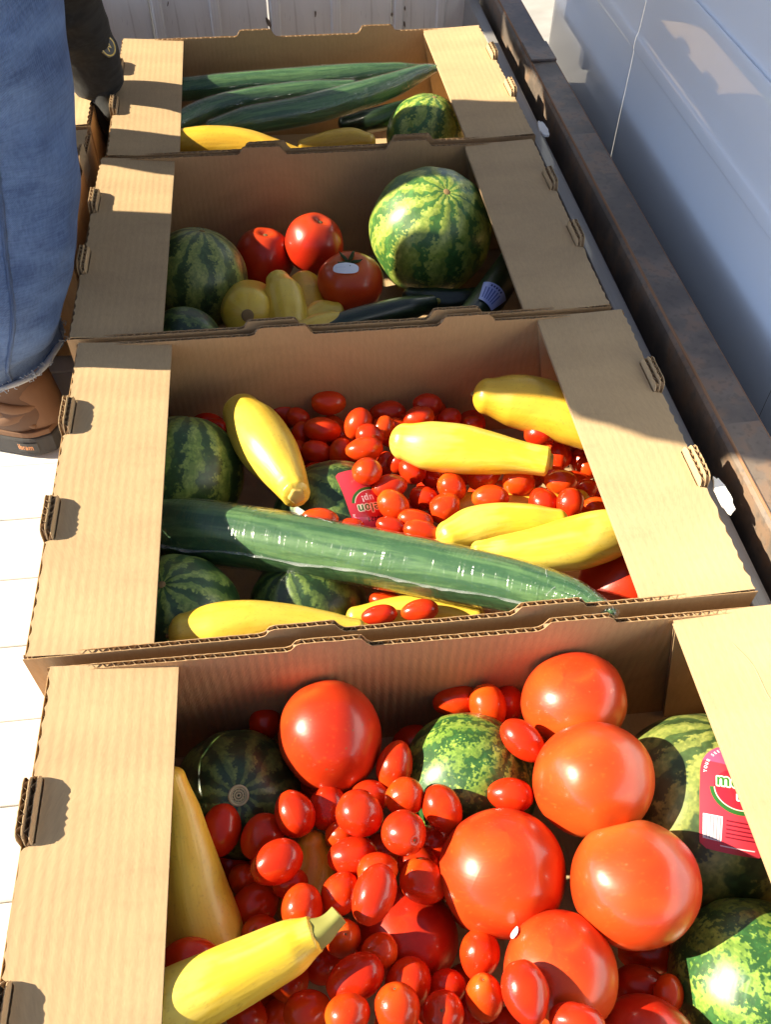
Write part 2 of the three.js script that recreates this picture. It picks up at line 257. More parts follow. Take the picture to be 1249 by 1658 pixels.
{
  const w = thing('front_wall', 'white painted front wall of ribbed boards behind the farthest boxes', 'wall');
  const edges = [-1.95, -1.72, -1.5, -1.32, -1.15, -0.93, -0.72, -0.5, -0.285, -0.069, 0.165, 0.335];  // unseen left boards and extra height added to block sun on the vehicle
  for (let i = 0; i + 1 < edges.length; i++) {
    const a = edges[i] + 0.0016, b = edges[i + 1] - 0.0016, dz = rr(-0.002, 0.002);
    part(i ? `board_${String(i).padStart(3, '0')}` : 'board', bar(a, b, FLOOR + 0.002, 1.12, -1.232 + dz, -1.205 + dz), M.wall, w);
    for (const xr of [a + 0.012, (a + b) / 2 + 0.01]) part('rib', new RoundedBoxGeometry(0.019, 1.28, 0.012, 3, 0.005).translate(xr, 0.47, -1.206 + dz), M.wall, w);
  }
  // chips where the paint has come off
  for (const [cx, cy, s] of [[-0.0695, -0.068, 1.5], [0.02, -0.055, 0.7], [0.06, -0.075, 0.9], [0.165, -0.06, 0.7], [0.19, -0.078, 0.8], [-0.115, -0.02, 0.5], [-0.25, -0.03, 0.6], [0.19, -0.05, 0.6]]) {
    const pts = []; for (let i = 0; i < 11; i++) { const t = i / 11 * 6.283, q = rr(0.5, 1.1); pts.push(new THREE.Vector2(Math.cos(t) * 0.003 * q * s, Math.sin(t) * 0.009 * q * s)); }
    const g = new THREE.ExtrudeGeometry(new THREE.Shape(pts), { depth: 0.0012, bevelEnabled: false }); g.rotateZ(rr(-0.4, 0.4)); part('paint_chip', g.translate(cx, cy, -1.2032), M.rust, w);
  }
}
// ---------------------------------------------------------------- right side: inner board toned down for shade, rusty rail, glossy vehicle side
{
  const r = thing('side_rail', 'long rusty brown steel side rail running along the right of the boxes', 'rail', V(0, 0, 0));
  part('inner_sill', new RoundedBoxGeometry(0.019, 0.15, 1.42, 2, 0.002).translate(0.3145, FLOOR + 0.076, -0.515), M.shadedSill, r);
  const uvz = (g) => { const uv = g.attributes.uv, p = g.attributes.position; for (let k = 0; k < uv.count; k++) uv.setXY(k, p.getZ(k), p.getX(k) + p.getY(k)); return g; };
  // lipped channel: inner face, top face, outer lip
  const prof = new THREE.Shape(); const pf = [[0.339, -0.13], [0.3375, -0.004], [0.3405, 0.0015], [0.379, 0.003], [0.3825, 0], [0.383, -0.05], [0.378, -0.05], [0.378, -0.006], [0.3435, -0.0065], [0.344, -0.13]];
  pf.forEach(([x, y], i) => i ? prof.lineTo(x, y) : prof.moveTo(x, y));
  part('channel', uvz(new THREE.ExtrudeGeometry(prof, { depth: 2.3, steps: 60, bevelEnabled: false }).translate(0, 0, -1.34)), M.rust, r);
  for (const x of [0.341, 0.3795]) part('rusted_edge', uvz(new THREE.CylinderGeometry(0.0016, 0.0016, 2.29, 8, 80).rotateX(Math.PI / 2).translate(x, 0.0014, -0.19)), M.rustEdge, r);
  part('flange', uvz(bar(0.385, 0.397, -0.03, -0.024, -1.2, 0.96)), M.rust, r);
  part('joint_plate', uvz(new RoundedBoxGeometry(0.042, 0.004, 0.07, 2, 0.0015).translate(0.3605, 0.0045, -0.86)), M.rust, r);
  for (const [z, l] of [[-0.62, 0.022], [0.085, 0.022]]) { const q = []; for (let i = 0; i < 22; i++) { const a = i / 22 * 6.283, k = rr(0.85, 1.1); q.push(new THREE.Vector2(0.311 + Math.cos(a) * 0.0065 * k, -z + Math.sin(a) * l * k)); } part('sunspot_patch', new THREE.ExtrudeGeometry(new THREE.Shape(q), { depth: 0.003, bevelEnabled: false }).rotateX(-Math.PI / 2).translate(0, -0.006, 0), M.plank[0], r); }  // added white shapes stand in for sunlit spots beside the boxes
}
{
  const p = thing('vehicle_side', 'glossy white sheet metal side of a vehicle beyond the rusty rail', 'vehicle panel');
  const prof = [[0.52, -0.62], [0.47, -0.32], [0.452, -0.18], [0.447, -0.08], [0.446, 0.06], [0.4445, 0.078], [0.4445, 0.092], [0.447, 0.108], [0.448, 0.184], [0.4525, 0.191], [0.455, 0.202], [0.459, 0.255], [0.463, 0.276], [0.472, 0.286], [0.49, 0.288], [0.52, 0.286]];
  const cv = new THREE.SplineCurve(prof.map(([x, y]) => new THREE.Vector2(x, y))), n = 90, cols = 60, z0 = -1.17, z1 = 1.1;
  const build = (za, zb, round) => { const P = [], U = [], I = []; for (let i = 0; i <= cols; i++) { const t = i / cols, z = mix(za, zb, t); for (let j = 0; j <= n; j++) { const q = cv.getPoint(j / n), e = round ? Math.max(0, 1 - (z - za) / 0.09) : 0; P.push(q.x + 0.09 * (1 - Math.sqrt(1 - e * e * 0.999)), q.y, z); U.push(z, q.y); if (i && j) { const b = i * (n + 1) + j; I.push(b, b - n - 1, b - 1, b - 1, b - n - 1, b - n - 2); } } } const g = new THREE.BufferGeometry(); g.setAttribute('position', new THREE.Float32BufferAttribute(P, 3)); g.setAttribute('uv', new THREE.Float32BufferAttribute(U, 2)); g.setIndex(I); g.computeVertexNormals(); return g; };
  part('front_panel', build(z0, -0.6805, true), M.panelPaint, p);
  part('middle_panel', build(-0.6793, -0.0905, false), M.panelPaint, p);
  part('rear_panel', build(-0.0897, z1, false), M.panelPaint, p);
  part('inner_body', bar(0.7, 1.5, -0.6, 0.24, -1.05, z1), M.dark, p);
  part('side_window', new THREE.BoxGeometry(0.008, 0.5, 2.1).rotateZ(-0.5).translate(0.625, 0.505, 0.1), new THREE.MeshPhysicalMaterial({ color: RGB(0.03, 0.05, 0.09), roughness: 0.05, clearcoat: 1 }), p);
}

// ---------------------------------------------------------------- corrugated cardboard boxes
const EX = { bevelEnabled: false, curveSegments: 6 };
// corrugated sheet in its own plane: outline (u, v), flutes run along v; spans(u) lists where board is at that u
function sheet(outline, holes, u0, u1, spans, T = CT) {
  const s = new THREE.Shape(outline); for (const h of holes) s.holes.push(new THREE.Path(h));
  const lin = 0.0006, a = new THREE.ExtrudeGeometry(s, { ...EX, depth: lin }), b = a.clone().translate(0, 0, T - lin);
  const P = [], U = [], I = [], st = PITCH / 8, n = Math.ceil((u1 - u0) / st); let prev = null;
  for (let i = 0; i <= n; i++) {
    const u = Math.min(u0 + i * st, u1), w = T / 2 + (T / 2 - lin) * Math.sin(u / PITCH * Math.PI * 2), sp = spans(u), cur = [];
    for (const [v0, v1] of sp) { cur.push(P.length / 3); P.push(u, v0, w, u, v1, w); U.push(u, v0, u, v1); }
    if (prev && prev.length === cur.length) for (let k = 0; k < cur.length; k++) I.push(prev[k], cur[k], prev[k] + 1, prev[k] + 1, cur[k], cur[k] + 1);
    prev = cur;
  }
  const m = new THREE.BufferGeometry(); m.setAttribute('position', new THREE.Float32BufferAttribute(P, 3)); m.setAttribute('uv', new THREE.Float32BufferAttribute(U, 2)); m.setIndex(I); m.computeVertexNormals();
  return { liner: mergeGeometries([a.toNonIndexed ? a : a, b]), medium: m };
}
function addSheet(name, sh, mat, parent, xf) { const g = new THREE.Group(); g.name = name; xf(g); parent.add(g); part('liner', sh.liner, mat, g); part('fluting', sh.medium, M.flute, g); return g; }
const v2 = (x, y) => new THREE.Vector2(x, y);
const H = 0.172;
function topProfile(x) { // height of a long wall along its length: two raised steps
  const step = (a, b) => smooth(x, a - 0.004, a + 0.004) - smooth(x, b - 0.004, b + 0.004);
  return 0.0095 * clamp(step(-0.11, -0.053) + step(0.093, 0.149), 0, 1) - 0.0025 * clamp(step(-0.053, 0.093), 0, 1);
}
function makeBox(W, D, label, { tilt = [0.07, 0.07], crease = false, group } = {}) {
  const o = thing('cardboard_box', label, 'box', null, group ?? 'open cardboard produce boxes in two rows'), wl = 0.0997;
  // long walls (back and front)
  for (const [nm, z] of [['back_wall', -D / 2], ['front_wall', D / 2 - CT]]) {
    const out = [v2(-W / 2, -H), v2(W / 2, -H)], N = 150; for (let i = 0; i <= N; i++) { const x = W / 2 - i / N * W; out.push(v2(x, -0.003 + topProfile(x) + rr(-0.0003, 0.0003))); }
    addSheet(nm, sheet(out, [], -W / 2, W / 2, (u) => [[-H, -0.003 + topProfile(u)]]), crease ? M.kraftRibBounce1 : M.kraftRibBounce, o, (g) => g.position.set(0, 0, z));
  }
  part('bottom', bar(-W / 2 + 0.002, W / 2 - 0.002, -H - 0.004, -H, -D / 2 + 0.002, D / 2 - 0.002), M.kraft, o);
  const zs = [-0.078, 0.052].map((z) => z * D / 0.385), tw = 0.054, slot = 0.011;
  for (const s of [-1, 1]) {
    // end wall
    const zi = D / 2 - CT - 0.0004, out = [v2(-zi, -H), v2(zi, -H), v2(zi, -0.006), v2(-zi, -0.006)];
    addSheet('end_wall', sheet(out, [], -zi, zi, () => [[-H, -0.006]]), crease ? M.kraftRibBounce1 : M.kraftRibBounce, o, (g) => { g.rotation.y = Math.PI / 2; g.position.set(s > 0 ? W / 2 - CT : -W / 2, 0, 0); });
    // ledge: scalloped outer edge with two slots beside the tabs; u measured inwards from the outer edge
    const e = [], zl = D / 2 - 0.001, inSlot = (z) => zs.findIndex((c) => Math.abs(z - c) < tw / 2); const wav = rr(0, 9);
    const edge = (z) => 0.0012 + 0.0016 * Math.abs(Math.sin(z * 160 + wav + Math.sin(z * 41) * 2)) * (0.4 + noise3(z * 70, wav, 3)) + 0.0022 * noise3(z * 25, wav, 1);
    const outl = [v2(wl, -zl), v2(wl, zl)]; const NZ = 240;
    for (let i = 0; i <= NZ; i++) { const z = zl - i / NZ * 2 * zl, k = inSlot(z); if (k < 0) outl.push(v2(edge(z), z)); else { const q = 1 - Math.abs(z - zs[k]) / (tw / 2); outl.push(v2(slot * clamp(q * 6, 0.25, 1) + 0.0005 * noise3(z * 900, 2, s), z)); } }
    const spans = (u) => { if (u > slot) return [[-zl, zl]]; const c = [-zl, ...zs.flatMap((z) => [z - tw / 2, z + tw / 2]), zl]; return [[c[0], c[1]], [c[2], c[3]], [c[4], c[5]]]; };
    const sh = sheet(outl, [], 0.004, wl, spans);
    // sheet lies in (u, v=z): turn it flat; u points inwards
    for (const g of [sh.liner, sh.medium]) g.applyMatrix4(new THREE.Matrix4().set(-s, 0, 0, s * W / 2, 0, 0, 1, -CT, 0, 1, 0, 0, 0, 0, 0, 1));
    if (s < 0) for (const g of [sh.liner, sh.medium]) { const ix = g.index ?? (g.setIndex([...Array(g.attributes.position.count).keys()]), g.index); for (let k = 0; k < ix.count; k += 3) { const a = ix.getX(k); ix.setX(k, ix.getX(k + 1)); ix.setX(k + 1, a); } }
    const lg = addSheet('ledge', sh, M.kraft, o, () => {}); const t = tilt[(s + 1) / 2]; // inner edge sags slightly
    lg.position.set(s * W / 2, 0, 0); for (const c of lg.children) c.position.x = -s * W / 2; lg.rotation.z = s * t;
    if (crease && s < 0) for (const path of [[[0.012, 0.088], [0.03, 0.098], [0.05, 0.1], [0.07, 0.112], [0.094, 0.117]], [[0.05, 0.1], [0.062, 0.118], [0.08, 0.136]]]) part('crease', new THREE.TubeGeometry(new THREE.CatmullRomCurve3(path.map(([u, z]) => V(u, -0.0002, z - 0.03))), 40, 0.0011, 5), M.kraft, lg);
    if (crease && s > 0) part('crease', new THREE.TubeGeometry(new THREE.CatmullRomCurve3([V(-0.06, -0.0001, -0.16), V(-0.052, -0.0001, -0.14), V(-0.05, -0.0001, -0.11), V(-0.042, -0.0001, -0.07)]), 40, 0.0006, 5), M.kraft, lg);
    // tabs: two thicknesses of board standing at the outer edge
    zs.forEach((zc) => {
      const g = new THREE.Group(); g.name = 'stacking_tab'; o.add(g); g.position.set(s * W / 2, -0.006, zc); g.rotation.y = Math.PI / 2; g.rotation.order = 'YXZ';
      for (let k = 0; k < 2; k++) {
        const h = 0.0135 + k * 0.004, w = tw / 2 - 0.003 - k * 0.002, c = 0.006, ou = [v2(-w, -0.02), v2(w, -0.02), v2(w, h - c), v2(w - c * 0.3, h - c * 0.3), v2(w - c, h)]; for (let i = 1; i < 14; i++) ou.push(v2(mix(w - c, -w + c, i / 14), h + rr(-0.0008, 0.0006))); ou.push(v2(-w + c, h), v2(-w + c * 0.3, h - c * 0.3), v2(-w, h - c));
        const sh2 = sheet(ou, [], -w, w, (u) => [[-0.02, h - clamp(Math.abs(u) - (w - c), 0, c) ** 2 / c]]); const off = s > 0 ? -CT * (2 - k) - 0.0006 * (1 - k) : CT * (1 - k) + 0.0006 * (1 - k);
        for (const [gg, mm, nn] of [[sh2.liner, M.kraft, 'liner'], [sh2.medium, M.flute, 'fluting']]) { const m = part(nn, gg, mm, g); m.position.z = off; m.rotation.x = s * (0.05 - 0.09 * k) * rr(0.5, 1.5); }
      }
    });
    // corner gussets lying against the long walls, folded round from the end wall
    for (const f of [-1, 1]) {
      const ga = f > 0 ? 0.1 : 0.1, ou = [v2(0.006, -0.168), v2(ga - 0.034, -0.168), v2(ga - 0.001, -0.010), v2(0.006, -0.010)];
      const sh3 = sheet(ou, [], 0.006, ga - 0.034, () => [[-0.168, -0.012]]); addSheet('corner_gusset', sh3, M.kraft, o, (g) => { g.position.set(s * W / 2, 0, f * (D / 2 - CT - 0.0052) - CT / 2); g.scale.x = -s; });
    }
  }
  return o;
}
const rowGroup = null;
const boxAt = (x, z, a, D, label, opt) => { const b = makeBox(0.6, D, label, opt); b.position.set(x, 0, z); b.rotation.y = a; return b; };
boxAt(0.0184, 0.3966, -0.0088, 0.385, 'nearest open cardboard box, holding big orange-red tomatoes', { tilt: [0.1, 0.06], crease: true });
boxAt(0, 0, 0, 0.385, 'second open cardboard box, holding a long wrapped cucumber and grape tomatoes', { tilt: [0.075, 0.05] });
boxAt(-0.011, -0.3931, 0.0003, 0.3847, 'third open cardboard box, holding a large round melon and dark tomatoes', { tilt: [0.08, 0.05] });
boxAt(-0.0079, -0.787, 0.0157, 0.3847, 'farthest open cardboard box, holding wrapped cucumbers', { tilt: [0.06, 0.04] });
boxAt(-0.637, -0.868, 0.02, 0.385, 'cardboard box at the far left behind the black sleeve', { tilt: [0.05, 0.05] });
boxAt(-0.632, -0.531, -0.01, 0.278, 'cardboard box at the left, partly hidden by the blue jeans', { tilt: [0.05, 0.05] });

// ---------------------------------------------------------------- produce
const Y = V(0, 1, 0), cm = (a) => V(a[0] / 100, a[1] / 100, a[2] / 100);
// grape tomatoes: [centre cm, half length, half width, long axis, direction of the stem end or 0, box, label]
const grapes = [
  [[-12.23,-10.8,21.36], 1.51, 1.40, [0.067,0.448,-0.892], 0, 1, 'red grape tomato in nearest box, nearest one left of the half-shaded big tomato'],
  [[-1.71,-6.9,28.1], 1.98, 1.43, [0.368,0.396,-0.841], 0, 1, 'grape tomato in nearest box, second outward left of the sunlit mottled melon'],
  [[-1.47,-5.2,31.46], 1.55, 1.46, [0.971,0.155,-0.181], 0, 1, 'red grape tomato in nearest box, nearest one left of the sunlit mottled melon'],
  [[1.27,-5.2,32.68], 1.86, 1.44, [0.410,-0.274,0.870], 0, 1, 'red grape tomato in nearest box, nearest one below and left of the sunlit mottled melon'],
  [[-4.99,-4.35,32.68], 1.83, 1.69, [0.823,-0.179,0.539], 0, 1, 'grape tomato in nearest box, second outward below the half-shaded big tomato'],
  [[-1.98,-3.5,34.79], 1.73, 1.60, [0.904,-0.076,0.422], [0.350,0.706,0.616], 1, 'grape tomato in nearest box, second outward below and left of the sunlit mottled melon'],
  [[-7.33,-7.9,30.55], 1.79, 1.50, [0.265,0.351,-0.898], 0, 1, 'red grape tomato in nearest box, nearest one below the half-shaded big tomato'],
  [[-9.87,-6.21,31.4], 1.83, 1.55, [0.369,-0.352,0.860], 0, 1, 'red grape tomato in nearest box, nearest one right of the scarred dark melon'],
  [[-15.61,-7.74,31.42], 2.04, 1.52, [0.313,0.303,-0.900], 0, 1, 'red grape tomato in nearest box, nearest one below and left of the scarred dark melon'],
  [[-12.51,-7.6,32.39], 1.84, 1.60, [0.719,0.187,-0.670], 0, 1, 'red grape tomato in nearest box, nearest one below and right of the scarred dark melon'],
  [[-11.3,-5.2,35.22], 2.01, 1.47, [0.933,0.057,-0.354], 0, 1, 'red grape tomato in nearest box, nearest one above and left of the buried squash'],
  [[-5.79,-6.36,35.02], 1.92, 1.42, [1.000,0.024,-0.015], 0, 1, 'grape tomato in nearest box, second outward right of the buried squash'],
  [[-6.51,-7.7,32.95], 1.23, 1.14, [0.994,-0.029,0.103], 0, 1, 'red grape tomato in nearest box, nearest one above and right of the buried squash'],
  [[-3.93,-7.58,30.22], 1.56, 1.36, [0.994,0.001,0.113], 0, 1, 'grape tomato in nearest box, second outward below and right of the half-shaded big tomato'],
  [[0.74,-8.58,34.13], 1.57, 1.43, [0.128,0.329,-0.936], 0, 1, 'red grape tomato in nearest box, nearest one above and left of the round central tomato'],
  [[-4.11,-4.92,36.7], 1.50, 1.28, [0.998,0.057,-0.037], 0, 1, 'grape tomato in nearest box, second outward left of the round central tomato'],
  [[-4.63,-3,38.86], 2.07, 1.48, [0.498,0.259,-0.828], 0, 1, 'grape tomato in nearest box, second outward above and left of the half-buried dark tomato'],
  [[-0.89,-5.72,37.59], 1.78, 1.56, [0.821,-0.090,0.564], 0, 1, 'red grape tomato in nearest box, nearest one above the half-buried dark tomato'],
  [[-6.87,-6.04,37.62], 1.55, 1.33, [0.611,0.226,-0.759], 0, 1, 'red grape tomato in nearest box, nearest one right of the buried squash'],
  [[-9.66,-5.2,38.5], 1.60, 1.43, [0.259,0.255,-0.931], 0, 1, 'red grape tomato in nearest box, nearest one below the buried squash'],
  [[-12.77,-7.86,39.41], 1.50, 1.45, [0.990,-0.108,0.088], [-0.291,0.951,-0.107], 1, 'red grape tomato in nearest box, nearest one above the stemmed squash'],
  [[-13.32,-9.67,36.74], 1.89, 1.62, [0.839,0.081,-0.538], 0, 1, 'red grape tomato in nearest box, nearest one right of the leaning squash'],
  [[-14.14,-10.36,34.46], 1.28, 1.14, [0.989,-0.125,0.075], 0, 1, 'grape tomato in nearest box, second outward above and right of the leaning squash'],
  [[-17.38,-5.28,40.88], 1.96, 1.38, [0.987,-0.138,-0.083], 0, 1, 'red grape tomato in nearest box, nearest one below and left of the leaning squash'],
  [[-6.96,-6.9,40.4], 1.78, 1.30, [0.281,0.232,-0.931], [0.115,0.988,0.104], 1, 'red grape tomato in nearest box, nearest one left of the half-buried dark tomato'],
  [[-6.4,-5.26,43.37], 2.06, 1.44, [0.947,0.075,-0.313], 0, 1, 'grape tomato in nearest box, third outward below and left of the half-buried dark tomato'],
  [[-2.79,-6.65,43.8], 1.72, 1.55, [0.646,0.189,-0.740], 0, 1, 'red grape tomato in nearest box, nearest one below the half-buried dark tomato'],
  [[-3.89,-3.82,45.83], 1.74, 1.46, [0.408,0.177,-0.896], [-0.046,0.773,-0.632], 1, 'grape tomato in nearest box, third outward below the half-buried dark tomato'],
  [[-0.83,-5.2,46.08], 1.49, 1.37, [0.978,0.123,-0.169], [-0.181,0.982,0.052], 1, 'grape tomato in nearest box, second outward left of the curve-shadowed big tomato'],
  [[-7.08,-3.77,45.71], 1.49, 1.30, [0.982,0.032,-0.189], 0, 1, 'grape tomato in nearest box, third outward below and right of the stemmed squash'],
  [[-9.74,-6.9,44.66], 1.65, 1.36, [0.980,-0.004,-0.198], 0, 1, 'grape tomato in nearest box, second outward right of the stemmed squash'],
  [[-0.1,-7.53,44.17], 1.32, 1.19, [0.988,0.078,0.131], 0, 1, 'red grape tomato in nearest box, nearest one below and right of the half-buried dark tomato'],
  [[-19.76,-6.95,41.19], 1.52, 1.35, [0.976,-0.205,0.070], 0, 1, 'red grape tomato in nearest box, nearest one below and right of the hidden squash'],
  [[-0.93,-7.64,35.69], 1.58, 1.30, [0.990,0.049,0.130], 0, 1, 'red grape tomato in nearest box, nearest one left of the round central tomato'],
  [[4.56,-9.8,21.54], 2.06, 1.41, [0.983,0.179,-0.027], 0, 1, 'grape tomato in nearest box, second outward above the sunlit mottled melon'],
  [[7.05,-8.55,23.08], 2.02, 1.59, [0.139,-0.419,0.897], 0, 1, 'red grape tomato in nearest box, nearest one above the sunlit mottled melon'],
  [[9.22,-10.34,22.14], 1.69, 1.42, [0.127,0.467,-0.875], 0, 1, 'red grape tomato in nearest box, nearest one left of the rearmost big tomato'],
  [[8.45,-4.9,28.11], 2.05, 1.37, [0.649,-0.175,0.740], 0, 1, 'red grape tomato in nearest box, nearest one above and right of the sunlit mottled melon'],
  [[6.61,-5.26,32.21], 1.79, 1.32, [0.963,0.110,0.245], 0, 1, 'red grape tomato in nearest box, nearest one right of the sunlit mottled melon'],
  [[2.31,-6.33,42.69], 1.66, 1.37, [0.344,0.245,-0.906], 0, 1, 'red grape tomato in nearest box, nearest one right of the half-buried dark tomato'],
  [[2.06,-5.73,45.41], 1.85, 1.27, [0.264,0.203,-0.943], [-0.041,0.893,-0.448], 1, 'red grape tomato in nearest box, nearest one left of the curve-shadowed big tomato'],
  [[3.93,-0.62,46.38], 1.90, 1.44, [0.104,-0.153,0.983], 0, 1, 'red grape tomato in nearest box, nearest one below and left of the curve-shadowed big tomato'],
  [[14.9,-9.69,43.33], 2.07, 1.35, [0.936,0.249,0.251], 0, 1, 'red grape tomato in nearest box, nearest one below the widest big tomato'],
  [[13.38,-8.18,45.6], 1.94, 1.46, [0.939,0.245,0.241], 0, 1, 'red grape tomato in nearest box, nearest one right of the curve-shadowed big tomato'],
  [[14.49,-6.17,46.59], 1.29, 1.00, [0.417,0.274,-0.867], 0, 1, 'grape tomato in nearest box, second outward left of the corner melon'],
  [[6.74,-0.98,48.22], 1.73, 1.13, [0.930,0.166,0.328], 0, 1, 'red grape tomato in nearest box, nearest one below the curve-shadowed big tomato'],
  [[-4.53,-6.27,41.67], 1.28, 1.20, [0.993,0.011,0.118], 0, 1, 'red grape tomato in nearest box, nearest one below and left of the half-buried dark tomato'],
  [[-11.59,-6.9,41.49], 1.45, 1.28, [0.991,-0.091,0.095], 0, 1, 'red grape tomato in nearest box, nearest one right of the stemmed squash'],
  [[-8.46,-8.6,38.59], 1.35, 1.26, [0.994,-0.049,0.102], 0, 1, 'red grape tomato in nearest box, nearest one above and right of the stemmed squash'],
  [[-10.54,-7.92,35.94], 1.37, 1.19, [0.993,-0.080,0.090], 0, 1, 'red grape tomato in nearest box, nearest one left of the buried squash'],
  [[-4.03,-6.47,46.2], 1.39, 1.22, [0.998,0.050,-0.028], 0, 1, 'grape tomato in nearest box, fourth outward below the half-buried dark tomato'],
  [[2.63,-10.39,38.95], 1.21, 1.12, [0.985,0.101,0.141], 0, 1, 'red grape tomato in nearest box, nearest one below and left of the round central tomato'],
  [[7.87,-9.8,40.59], 1.38, 1.28, [0.972,0.173,0.158], 0, 1, 'red grape tomato in nearest box, nearest one above the curve-shadowed big tomato'],
  [[-13.05,-13.8,41.47], 1.67, 1.44, [0.990,-0.102,0.095], 0, 1, 'red grape tomato in nearest box, nearest one below the stemmed squash'],
  [[-11.03,-11.06,41.65], 1.62, 1.39, [0.494,0.157,-0.855], 0, 1, 'red grape tomato in nearest box, nearest one below and right of the stemmed squash'],
  [[-14.16,-10.81,43.71], 1.57, 1.35, [-0.682,0.202,-0.703], 0, 1, 'red grape tomato in nearest box, nearest one below and right of the leaning squash'],
  [[-7.63,-14.96,40.14], 1.72, 1.49, [0.976,0.040,-0.213], 0, 1, 'grape tomato in nearest box, second outward left of the half-buried dark tomato'],
  [[3.55,-9.26,33.39], 1.75, 1.51, [0.176,0.344,-0.922], 0, 1, 'red grape tomato in nearest box, nearest one below the sunlit mottled melon'],
  [[0.28,-11.89,36.43], 1.74, 1.50, [-0.865,0.055,-0.500], 0, 1, 'red grape tomato in nearest box, nearest one above and right of the half-buried dark tomato'],
  [[8.05,-12.8,39.82], 1.72, 1.48, [0.838,0.286,-0.465], 0, 1, 'red grape tomato in nearest box, nearest one above and left of the curve-shadowed big tomato'],
  [[-3.25,-12.2,33.3], 1.79, 1.54, [-0.245,0.293,-0.924], 0, 1, 'grape tomato in nearest box, second outward above the half-buried dark tomato'],
  [[-8.76,-12.3,40.61], 1.66, 1.43, [-0.984,0.061,-0.164], 0, 1, 'grape tomato in nearest box, second outward below and right of the stemmed squash'],
  [[-12.13,-12.58,43.83], 1.61, 1.38, [0.562,0.109,-0.820], 0, 1, 'grape tomato in nearest box, second outward below the stemmed squash'],
  [[-5,-13.72,40.29], 1.70, 1.47, [-0.603,0.161,-0.781], 0, 1, 'grape tomato in nearest box, second outward below and left of the half-buried dark tomato'],
  [[-1.58,-9.4,44.67], 1.56, 1.34, [0.987,0.101,-0.128], 0, 1, 'grape tomato in nearest box, second outward below the half-buried dark tomato'],
  [[1.58,-12.87,43.36], 1.65, 1.42, [0.270,0.209,-0.940], 0, 1, 'grape tomato in nearest box, second outward below and right of the half-buried dark tomato'],
  [[4.14,-12.2,46.39], 1.60, 1.37, [-0.828,-0.048,-0.559], 0, 1, 'grape tomato in nearest box, second outward below and left of the curve-shadowed big tomato'],
  [[12.08,-12.97,44.77], 1.66, 1.43, [0.869,0.297,-0.397], 0, 1, 'red grape tomato in nearest box, nearest one below and right of the curve-shadowed big tomato'],
  [[11.99,-11.4,47.05], 1.59, 1.37, [-0.048,0.125,-0.991], 0, 1, 'grape tomato in nearest box, second outward below and right of the curve-shadowed big tomato'],
  [[12.05,-12.2,25.97], 1.95, 1.68, [-0.943,-0.117,-0.312], 0, 1, 'red grape tomato in nearest box, nearest one above and left of the scarred big tomato'],
  [[-5.57,-12.84,25.7], 1.92, 1.66, [0.608,0.326,-0.724], 0, 1, 'red grape tomato in nearest box, nearest one below and right of the half-shaded big tomato'],
  [[-8.83,-13.97,25.52], 1.94, 1.67, [-0.532,0.345,-0.773], 0, 1, 'red grape tomato in nearest box, nearest one below and left of the half-shaded big tomato'],
  [[0.75,-13.89,23.33], 2.00, 1.72, [0.988,0.136,-0.067], 0, 1, 'red grape tomato in nearest box, nearest one above and left of the sunlit mottled melon'],
  [[-17.32,-10.82,34.27], 1.72, 1.48, [0.213,0.272,-0.938], 0, 1, 'red grape tomato in nearest box, nearest one above and right of the leaning squash'],
  [[-15.6,-12.29,32.59], 1.78, 1.53, [-0.798,0.278,-0.536], 0, 1, 'red grape tomato in nearest box, nearest one below the scarred dark melon'],
  [[-13.17,-12.2,33.85], 1.76, 1.52, [0.890,0.069,-0.451], 0, 1, 'grape tomato in nearest box, second outward below the scarred dark melon'],
  [[-16.89,-13.33,41.12], 1.66, 1.43, [-0.186,0.233,-0.955], 0, 1, 'red grape tomato in nearest box, nearest one below and left of the stemmed squash'],
  [[-2.72,-13.88,37.38], 1.76, 1.52, [-0.953,0.024,-0.301], 0, 1, 'red grape tomato in nearest box, nearest one above and left of the half-buried dark tomato'],
  [[18.36,-13.96,46.76], 1.66, 1.43, [0.727,0.336,-0.599], 0, 1, 'red grape tomato in nearest box, nearest one left of the corner melon'],
  [[1.48,-11.53,45.8], 1.59, 1.37, [-0.456,0.084,-0.886], 0, 1, 'grape tomato in nearest box, third outward below and left of the curve-shadowed big tomato'],
  [[-3.58,-10.2,-18.24], 2.08, 1.47, [0.997,-0.028,0.071], 0, 2, 'grape tomato in second box, fourth outward above and right of the left pointing squash'],
  [[-4.62,-10.14,-13.75], 2.21, 1.52, [0.987,-0.096,0.128], 0, 2, 'grape tomato in second box, third outward right of the left pointing squash'],
  [[-0.7,-8.45,-12.59], 1.90, 1.45, [0.563,0.618,-0.549], 0, 2, 'grape tomato in second box, fourth outward above the wrapped cucumber'],
  [[3.39,-10.95,-16.61], 1.99, 1.42, [0.992,0.019,0.122], 0, 2, 'grape tomato in second box, third outward above and left of the middle squash'],
  [[7.85,-9.86,-16.36], 1.79, 1.32, [0.960,-0.078,0.268], 0, 2, 'grape tomato in second box, third outward above the middle squash'],
  [[6.41,-9.43,-13.8], 1.85, 1.39, [0.973,0.228,-0.036], 0, 2, 'grape tomato in second box, second outward above the middle squash'],
  [[10.05,-10.2,-14.24], 1.45, 1.17, [0.980,0.191,0.049], 0, 2, 'red grape tomato in second box, nearest one above and left of the middle squash'],
  [[-7.26,-11.23,-17.1], 1.51, 1.23, [0.827,-0.408,0.386], 0, 2, 'grape tomato in second box, second outward right of the left pointing squash'],
  [[12.77,-10.74,-13.51], 1.26, 1.03, [0.895,-0.164,0.414], 0, 2, 'red grape tomato in second box, nearest one above and right of the middle squash'],
  [[0.42,-7.9,-10], 1.64, 1.28, [0.942,-0.179,0.284], 0, 2, 'grape tomato in second box, fourth outward left of the middle squash'],
